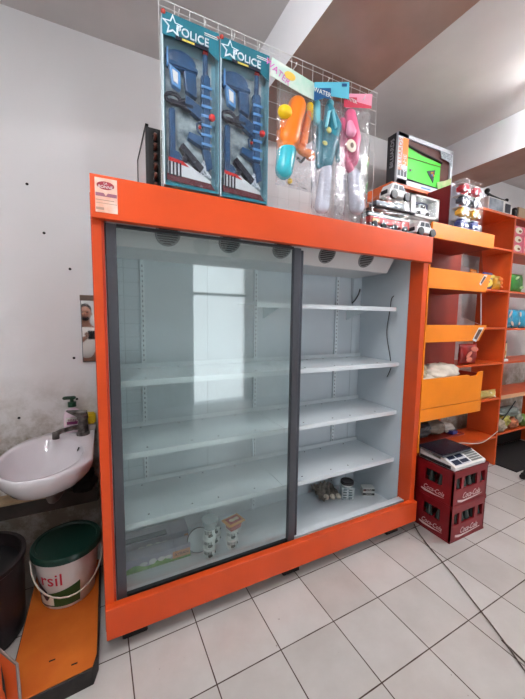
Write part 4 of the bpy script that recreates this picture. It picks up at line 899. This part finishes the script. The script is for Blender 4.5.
# right straight edge
ol += [Vector((-.035, .712-(.712-.205)*k/12, 0)) for k in range(1, 12)]
bc = Vector((-.265, .34, 0))
def ring(s_, z, ellipse=None, shift=(0, 0)):
    r_ = []
    for v in ol:
        d_ = v-bc
        if ellipse:
            a = math.atan2(d_.y, d_.x); e_ = 1/math.sqrt((math.cos(a)/ellipse[0])**2+(math.sin(a)/ellipse[1])**2); L_ = min(d_.length-.022, e_)
            d_ = d_.normalized()*L_
        r_.append(Vector((bc.x+d_.x*s_+shift[0], bc.y+d_.y*s_+shift[1], z)))
    return r_
t = thing('wash_basin', 'white ceramic wash basin mounted left of the display cabinet', 'wash basin', (-.2, .4, .75))
E_ = (.185, .255)
B().loft([ring(.25, .752), ring(.5, .765), ring(.75, .80), ring(.91, .85), ring(.975, .883), ring(1.0, .905), ring(.995, .915), ring(.985, .918), ring(1.01, .914, E_), ring(.985, .905, E_), ring(.93, .88, E_), ring(.8, .835, E_), ring(.55, .80, E_), ring(.25, .785, E_), ring(.1, .782, E_)]).obj('bowl', ceramic, t, smooth='all')
B().lathe([(.022, 0), (.022, .003), (.012, .003)], c=(bc.x, bc.y, .783)).obj('drain', chrome, t, smooth=True)
B().lathe([(.011, 0), (.011, .004)], mtx=Matrix.Translation((-.112, .445, .886)) @ Matrix.Rotation(-1.1, 4, 'Y')).obj('overflow_hole', blackm, t, smooth=True)
t = thing('basin_tap', 'tarnished single lever tap with a long spout on the wash basin', 'tap', (-.095, .60, .915))
B().lathe([(.030, 0), (.030, .012), (.024, .016), (.022, .075), (.026, .085), (.024, .10)], c=(-.095, .60, .915)).obj('tap_body', chrome, t, smooth=True)
B().tube([(-.10, .60, .955), (-.135, .58, .960), (-.18, .555, .960), (-.20, .545, .953)], [.014, .011, .011, .013]).lathe([(.015, 0), (.015, .03)], c=(-.203, .543, .93)).obj('spout', chrome, t, smooth=True)
B().hexa([(-.12, .58, 1.01), (-.07, .58, 1.01), (-.07, .62, 1.01), (-.12, .62, 1.01), (-.165, .575, 1.045), (-.075, .585, 1.035), (-.075, .615, 1.035), (-.165, .605, 1.045)]).obj('lever', chrome, t, bev=.005)
# soap bottle
t = thing('soap_bottle', 'pale pink hand soap bottle with a green pump behind the tap', 'soap bottle', (-.152, .672, .917))
B().loft([[Vector((-.152+.038*k*math.cos(a), .672+.022*k*math.sin(a), z)) for a in [2*PI*i/24 for i in range(24)]] for k, z in ((.8, .917), (1, .925), (1.02, .97), (.98, 1.02), (.75, 1.05), (.35, 1.062), (.35, 1.07))]).obj('bottle', mat('soap_pink', (228, 206, 218), .25), t, smooth='all')
B().box(-.180, -.122, .645, .650, .965, 1.01).obj('label_panel', paper, t, bev=.002); B().box(-.175, -.128, .6435, .6452, .970, .988).text('soap', .022, FM((-.151, .643, .998))).obj('label_print', mat('soap_purple', (130, 50, 100), .4), t)
B().lathe([(.018, 0), (.018, .028), (.008, .03), (.008, .05)], c=(-.152, .672, 1.07)).box(-.19, -.135, .660, .684, 1.115, 1.132, bev=.004).obj('pump', mat('pump_green', (28, 66, 46), .35), t, smooth=True)
B().box(-.085, -.03, .655, .712, .917, .955, bev=.006).obj('soap_bar', mat('soap_white', (210, 200, 192), .6), label='whitish soap block under the yellow sponge', cat='soap')
B().box(-.095, -.028, .645, .71, .957, 1.02, bev=.008).obj('sponge', mat('sponge_yellow', (222, 186, 28), .8, bump=.8, nscale=60), label='yellow sponge beside the tap next to the cabinet', cat='sponge')
# mirror
t = thing('wall_mirror', 'small wall mirror on the white wall mostly hidden by the cabinet', 'mirror', (.0, .71, 1.33))
B().box(-.088, .13, .708, .718, 1.335, 1.735).obj('mirror_back', mat('mirror_edge', (120, 122, 124), .4), t)
mm = mat('mirror_silver', (225, 225, 225), .03, metal=1)
B().box(-.084, .126, .7055, .708, 1.339, 1.715).obj('mirror_glass', mm, t)
B().box(-.09, .132, .7035, .708, 1.712, 1.745).obj('top_clip', mat('clip_brown', (110, 92, 80), .5), t)
# under the basin: ledge, plank, bag, siphon
B().box(-.86, -.03, .635, .7213, .46, .56).obj('pipe_casing', mat('dark_casing', (84, 74, 68), .7, noise=.3, nscale=8), bev=.008, label='dark boxed-in pipe run along the wall under the basin', cat='pipe casing')  # mottled dark grey-brown
B().box(-.80, -.25, .60, .70, .562, .58).obj('wood_strip', mat('pale_wood', (176, 150, 118), .6, noise=.2, nscale=12), bev=.002, label='pale wooden strip lying on the pipe casing under the basin', cat='plank')
b = B(); b._add(lump((-.11, .60, .64), .1, .75, .7, .75, 51, .35)); b.obj('black_rag', blackm, smooth='all', label='black rag bundle stuffed under the right end of the basin', cat='rag')
wire([(-.25, .36, .755), (-.25, .38, .66), (-.24, .45, .60), (-.2, .55, .64), (-.2, .66, .66), (-.2, .70, .66)], .019, 'drain_pipe', mat('pipe_grey', (120, 104, 98), .5), label='curved grey drain pipe below the wash basin', cat='pipe')

for o in bpy.data.objects:      # everything of the wash place, 8 % larger, scaled about the camera back to the wall
    if o.parent is None and o.name.split('.')[0] in ('wash_basin', 'basin_tap', 'soap_bottle', 'soap_bar', 'sponge', 'wall_mirror', 'pipe_casing', 'wood_strip', 'black_rag', 'drain_pipe'):
        o.location = Vector((o.location.x*1.08-.002, o.location.y*1.08+.1205, o.location.z*1.08-.1295)); o.scale = (1.08,)*3
# ------------------------------------------------------------------ platform board, bucket, tub
B().prism([(-.37, .66, .0), (-.03, .62, .0), (-.036, -.03, .0), (-.055, -.085, 0), (-.31, -.105, .0), (-.37, .1, 0)], (0, 0, .078)).obj('platform_core', mat('board_edge_black', (44, 38, 36), .7, noise=.3, nscale=20), bev=.004,
    label='low platform board with worn orange top and black edges beside the cabinet', cat='platform')
core = bpy.data.objects['platform_core']; core.name = 'floor_platform'; ORG['floor_platform'] = ORG['platform_core']
B().prism([(-.365, .655, .0785), (-.036, .615, .0785), (-.042, -.02, .0785), (-.058, -.075, .0785), (-.307, -.098, .0785), (-.365, .1, .0785)], (0, 0, .003)).obj('orange_top', mat('worn_orange', (206, 110, 36), .5, rgb2=(190, 92, 26), nscale=5), core)
for k, (x_, y_) in enumerate(((-.22, .03), (-.13, -.03))): B().box(x_-.012, x_+.012, y_-.003, y_+.003, .0815, .083, mtx=None).obj('burn_mark', blackm, core)
# bucket
bx, by, bz = -.185, .43, .083
t = thing('paint_bucket', 'white plastic bucket with dark green lid and wire handle on the platform', 'bucket', (bx, by, bz))
R0, R1, H_ = .128, .158, .295
B().lathe([(R0*.96, 0), (R0, .006), (R1-.006, H_*.86), (R1+.004, H_*.87), (R1+.004, H_*.92), (R1-.002, H_*.93), (R1, H_)], c=(bx, by, bz), seg=48).obj('body', mat('bucket_white', (214, 206, 204), .35), t, smooth=True)
B().lathe([(R1-.004, H_), (R1+.008, H_-.022), (R1+.012, H_-.02), (R1+.012, H_+.004), (R1+.006, H_+.012), (R1-.010, H_+.012), (R1-.014, H_+.004), (.01, H_+.004)], c=(bx, by, bz), seg=48).obj('lid', mat('lid_green', (16, 48, 40), .3), t, smooth=True)
def band(a0, a1, zlo, zhi, m_, name, off=.0015):
    n = 16; o = bmesh.new(); A = []; Bv = []
    for k in range(n+1):
        a = a0+(a1-a0)*k/n
        for lst, z in ((A, zlo(k/n)), (Bv, zhi(k/n))):
            r_ = R0+(R1-.006-R0)*(z/(H_*.86))+off; lst.append(o.verts.new((bx+r_*math.cos(a), by+r_*math.sin(a), bz+z)))
    for k in range(n): o.faces.new((A[k], A[k+1], Bv[k+1], Bv[k]))
    b = B(); b._add(o); return b.obj(name, m_, t, smooth='all')
band(math.radians(205), math.radians(297), lambda u: .02, lambda u: .09+.05*u**1.5, mat('label_green', (40, 78, 38), .4), 'label_picture')
band(math.radians(205), math.radians(232), lambda u: .02, lambda u: .17-.06*u, mat('label_plum', (70, 40, 52), .4), 'label_figure', .0022)
band(math.radians(210), math.radians(245), lambda u: .03, lambda u: .07+.015*math.sin(u*9), mat('label_cream', (220, 214, 200), .5), 'label_laundry', .003)
lb = B().text('rsil', .10, Matrix.Identity(4), ext=.0008, sx=1.0)
for v in lb.bm.verts:
    a = math.radians(243)+v.co.x/(R0+.02); z = .178+v.co.y; r_ = R0+(R1-.006-R0)*(z/(H_*.86))+.0015+v.co.z
    v.co = Vector((bx+r_*math.cos(a), by+r_*math.sin(a), bz+z))
lb.obj('lettering', mat('letter_red', (196, 36, 60), .4), t)
hp = [Vector((bx+(R1+.008)*math.cos(math.radians(a))*1.02, by+(R1+.012)*math.sin(math.radians(a)), bz+H_*.86-.16*math.sin(math.radians(a-180))**.8)) for a in range(180, 361, 12)]
hp = [h_ if i not in (0,) else h_ for i, h_ in enumerate(hp)]
R_h = Matrix.Translation((bx, by, 0)) @ Matrix.Rotation(math.radians(10), 4, 'Z') @ Matrix.Translation((-bx, -by, 0))
B().tube([R_h @ h_ for h_ in hp], .004, 8).obj('handle', mat('handle_pale', (196, 184, 172), .4), t, smooth='all')
# black tub at the left
t = thing('black_tub', 'tall black plastic tub at the left edge beside the platform', 'tub', (-.585, .42, 0))
B().lathe([(.20, 0), (.225, .01), (.235, .38), (.245, .39), (.245, .41), (.225, .41), (.19, .05), (.02, .04)], c=(-.612, .40, 0), seg=40).obj('tub_body', mat('tub_dark', (38, 30, 32), .4), t, smooth=True)
B().lathe([(.215, .33), (.219, .335), (.216, .345)], c=(-.612, .40, 0), seg=40).obj('ridge', black, t, smooth=True)
# leaning orange board bottom-left
m = Matrix.Translation((-.36, -.0, 0))
t = thing('orange_board', 'orange board with grey edging leaning at the bottom left corner', 'board', (-.45, -.1, 0))
q0, q1, q2 = P(-6, 646, 'z', .20), P(17, 665, 'z', .20), P(22, 720, 'z', .12)
q3 = q2+(q0-q1)
dn = Vector((.0, 0, -.018))
B().hexa([q0+dn, q1+dn, q2+dn, q3+dn, q0, q1, q2, q3]).obj('panel', mat('board_orange_red', (214, 84, 34), .4), t)
B().tube([q0+Vector((0, 0, .003)), q1+Vector((0, 0, .003)), q2+Vector((0, 0, .003))], .0055, 8).obj('edging', mat('edging_grey', (126, 112, 106), .5), t)
B().hexa([(q3.x+.0, q3.y+.04, 0), (q2.x-.06, q2.y+.06, 0), (q1.x-.06, q1.y-.03, 0), (q0.x+.02, q0.y-.02, 0), q3+dn+Vector((.02, .04, 0)), q2+dn+Vector((-.05, .05, 0)), q1+dn+Vector((-.04, -.02, 0)), q0+dn+Vector((.02, -.02, 0))]).obj('support_box', blackm, t)

# ------------------------------------------------------------------ behind the viewer (seen only in reflections)
t = thing('twin_fan_unit', 'white wall unit with two round dark grilles above the shop door', 'fan unit', (2.0, Y0+.1, 2.62))
B().box(1.2, 2.7, Y0+.001, Y0+.14, 2.66, 3.05).obj('casing', white, t, bev=.01)
for x_ in (1.62, 2.22): B().lathe([(.14, 0), (.15, .01), (.13, .014), (.02, .012)], mtx=Matrix.Translation((x_, Y0+.142, 2.855)) @ Matrix.Rotation(-PI/2, 4, 'X')).obj('grille', mat('grille_grey', (110, 124, 128), .5), t, smooth=True)
B().box(4.1, 5.3, Y0+.002, Y0+.4, 0, 1.9).obj('grey_cupboard', mat('cupboard_grey', (150, 150, 152), .5), label='grey cupboard against the street wall behind the viewer', cat='cupboard')

# person holding the phone (reflected in the little mirror)
def skin_figure(name, verts, edges, radii, m_, parent=None, root=0, **k):
    me = bpy.data.meshes.new(name); off = ORG.get(parent.name, Vector()) if parent else Vector()
    me.from_pydata([Vector(v)-off for v in verts], edges, []); o = bpy.data.objects.new(name, me); C.objects.link(o)
    if parent: o.parent = parent
    mo = o.modifiers.new('skin', 'SKIN'); mo.use_smooth_shade = True
    for i, r_ in enumerate(radii): me.skin_vertices[0].data[i].radius = r_ if isinstance(r_, tuple) else (r_, r_)
    me.skin_vertices[0].data[root].use_root = True
    s_ = o.modifiers.new('sub', 'SUBSURF'); s_.levels = s_.render_levels = 2
    me.materials.append(m_); ORG[o.name] = off; tag(o, **k); return o
px_, py_ = -.19, -2.05
skin = mat('skin', (150, 104, 84), .5); shirt = mat('white_shirt', (225, 222, 218), .8); jeans = mat('jeans', (44, 50, 66), .8); hair = mat('dark_hair', (26, 22, 22), .7)
t = thing('person', 'person in a white shirt holding a phone, looking down at it', 'person', (px_, py_, 0))
z_ = 1.0
V = [(px_, py_, .95), (px_, py_, 1.15), (px_, py_+.01, 1.36), (px_, py_+.02, 1.47), (px_, py_+.03, 1.55), (px_, py_+.055, 1.64),
     (px_-.17, py_+.01, 1.41), (px_-.20, py_+.06, 1.16), (px_-.06, py_+.26, 1.27), (px_+.02, py_+.33, 1.33),
     (px_+.17, py_+.01, 1.41), (px_+.24, py_+.06, 1.16), (px_+.20, py_+.28, 1.27), (px_+.14, py_+.35, 1.33),
     (px_-.10, py_, .88), (px_-.11, py_+.02, .48), (px_-.11, py_-.01, .08), (px_-.11, py_+.13, .035),
     (px_+.10, py_, .88), (px_+.11, py_+.02, .48), (px_+.11, py_-.01, .08), (px_+.11, py_+.13, .035)]
Ed = [(0, 1), (1, 2), (2, 3), (3, 4), (4, 5), (2, 6), (6, 7), (7, 8), (8, 9), (2, 10), (10, 11), (11, 12), (12, 13), (0, 14), (14, 15), (15, 16), (16, 17), (0, 18), (18, 19), (19, 20), (20, 21)]
Rd = [(.15, .11), (.14, .10), (.17, .11), (.075, .07), (.055, .055), (.07, .085), .058, .045, .034, .028, .058, .045, .034, .028, .085, .062, .045, .035, .085, .062, .045, .035]
skin_figure('body', V, Ed, Rd, skin, t)
B().ball((px_, py_+.055, 1.66), .1, .78, .95, 1.15).ball((px_, py_+.15, 1.645), .016, .9, 1.2, 1.5).ball((px_-.077, py_+.055, 1.65), .02, .5, .8, 1.3).ball((px_+.077, py_+.055, 1.65), .02, .5, .8, 1.3).obj('head', skin, t, smooth='all')
B().ball((px_-.03, py_+.143, 1.672), .011).ball((px_+.03, py_+.143, 1.672), .011).obj('eye', black, t, smooth='all'); B().ball((px_, py_+.143, 1.598), .02, 1.1, .4, .3).obj('mouth', mat('lips', (120, 66, 60), .5), t, smooth='all')
B().ball((px_, py_+.03, 1.70), .1, .82, .95, .98).obj('hair', hair, t, smooth='all'); B().ball((px_, py_+.118, 1.585), .05, 1.05, .6, .7).obj('beard', hair, t, smooth='all')
sh = [V[i] for i in (0, 1, 2, 3, 6, 7, 10, 11)]; sh[3] = (px_, py_+.015, 1.43)
sh[5] = (px_-.195, py_+.05, 1.22); sh[7] = (px_+.23, py_+.05, 1.22)
skin_figure('shirt', sh, [(0, 1), (1, 2), (2, 3), (2, 4), (4, 5), (2, 6), (6, 7)], [(.165, .125), (.155, .115), (.185, .125), (.095, .085), .072, .06, .072, .06], shirt, t)
tr = [(px_, py_, .95), V[14], V[15], (px_-.11, py_, .1), V[18], V[19], (px_+.11, py_, .1)]
skin_figure('trousers', tr, [(0, 1), (1, 2), (2, 3), (0, 4), (4, 5), (5, 6)], [(.16, .12), .1, .075, .06, .1, .075, .06], jeans, t)
for s_, hx in ((-1, px_+.02), (1, px_+.14)):
    for k in range(4):
        zz = 1.315+k*.022; L_ = (.06, .068, .072, .062)[k]
        B().tube([(hx, py_+.345, zz), (hx-s_*.004, py_+.345+L_*.5, zz+.006), (hx-s_*-.02*-1, py_+.345+L_*.8, zz+.004)], [.0095, .009, .008]).obj('finger', skin, t, smooth='all')
    B().tube([(hx, py_+.335, 1.34), (hx+s_*-.018*-1, py_+.35, 1.37), (hx-s_*.0, py_+.36, 1.395)], [.011, .010, .009]).obj('thumb', skin, t, smooth='all')
B().box(px_+.035, px_+.125, py_+.385, py_+.394, 1.30, 1.42, bev=.004).obj('phone', black, label='black phone held in both hands of the person', cat='phone')

# ------------------------------------------------------------------ lights
def tube_lamp(x, y, lab, length=1.2, rz=0):
    t = thing('ceiling_lamp', lab, 'ceiling lamp', (x, y, HZ), rz, 'ceiling tube lamps', local=True)
    B().box(-.06, .06, -length/2, length/2, -.05, 0, bev=.008).obj('housing', white, t)
    B().tube([(0, -length/2+.02, -.085), (0, length/2-.02, -.085)], .019, 12).obj('tube', mat('tube_glow', (255, 250, 242), .4, emis=(248, 249, 253), estr=70), t)
    for q in (-1, 1): B().box(-.02, .02, q*(length/2-.012)-.012, q*(length/2-.012)+.012, -.105, -.04, bev=.003).obj('holder', white, t)
tube_lamp(2.95, -.80, 'long ceiling tube lamp just right of the display cabinet'); tube_lamp(-.25, -1.25, 'added ceiling tube lamp brightening the wash basin side'); tube_lamp(1.4, -2.7, 'added ceiling tube lamp as fill near the street wall'); tube_lamp(4.9, -1.6, 'long ceiling tube lamp at the far right of the shop')  # basin-side tube added to brighten left wall and ceiling, street-side tube as front fill
def area(name, loc, size, sy, power, col, rot):
    l = bpy.data.lights.new(name, 'AREA'); l.shape = 'RECTANGLE'; l.size = size; l.size_y = sy; l.energy = power; l.color = col
    o = bpy.data.objects.new(name, l); C.objects.link(o); o.location = loc; o.rotation_euler = rot; return o
area('daylight', ((DX0+DX1)/2, Y0-.05, 1.3), DX1-DX0-.1, 2.5, 8.5, (.93, .97, 1), (PI/2, 0, 0))
wd = bpy.data.worlds.new('world'); bpy.context.scene.world = wd; wd.use_nodes = True
wd.node_tree.nodes['Background'].inputs[0].default_value = (.85, .93, 1, 1); wd.node_tree.nodes['Background'].inputs[1].default_value = 1.2
sc_ = bpy.context.scene
for nm in ('basin_tap',):
    o = bpy.data.objects[nm]; o.scale = (1.3, 1.3, 1.3)
o = bpy.data.objects['soap_bottle']; o.scale = (1.35, 1.2, 1.1)
sc_.view_settings.view_transform = 'Standard'; sc_.view_settings.look = 'None'; sc_.view_settings.gamma = 1; sc_.view_settings.use_curve_mapping = False
sc_.view_settings.exposure = 1.25
sc_.cycles.max_bounces = 10; sc_.cycles.transparent_max_bounces = 24; sc_.cycles.use_denoising = True; sc_.cycles.caustics_reflective = False
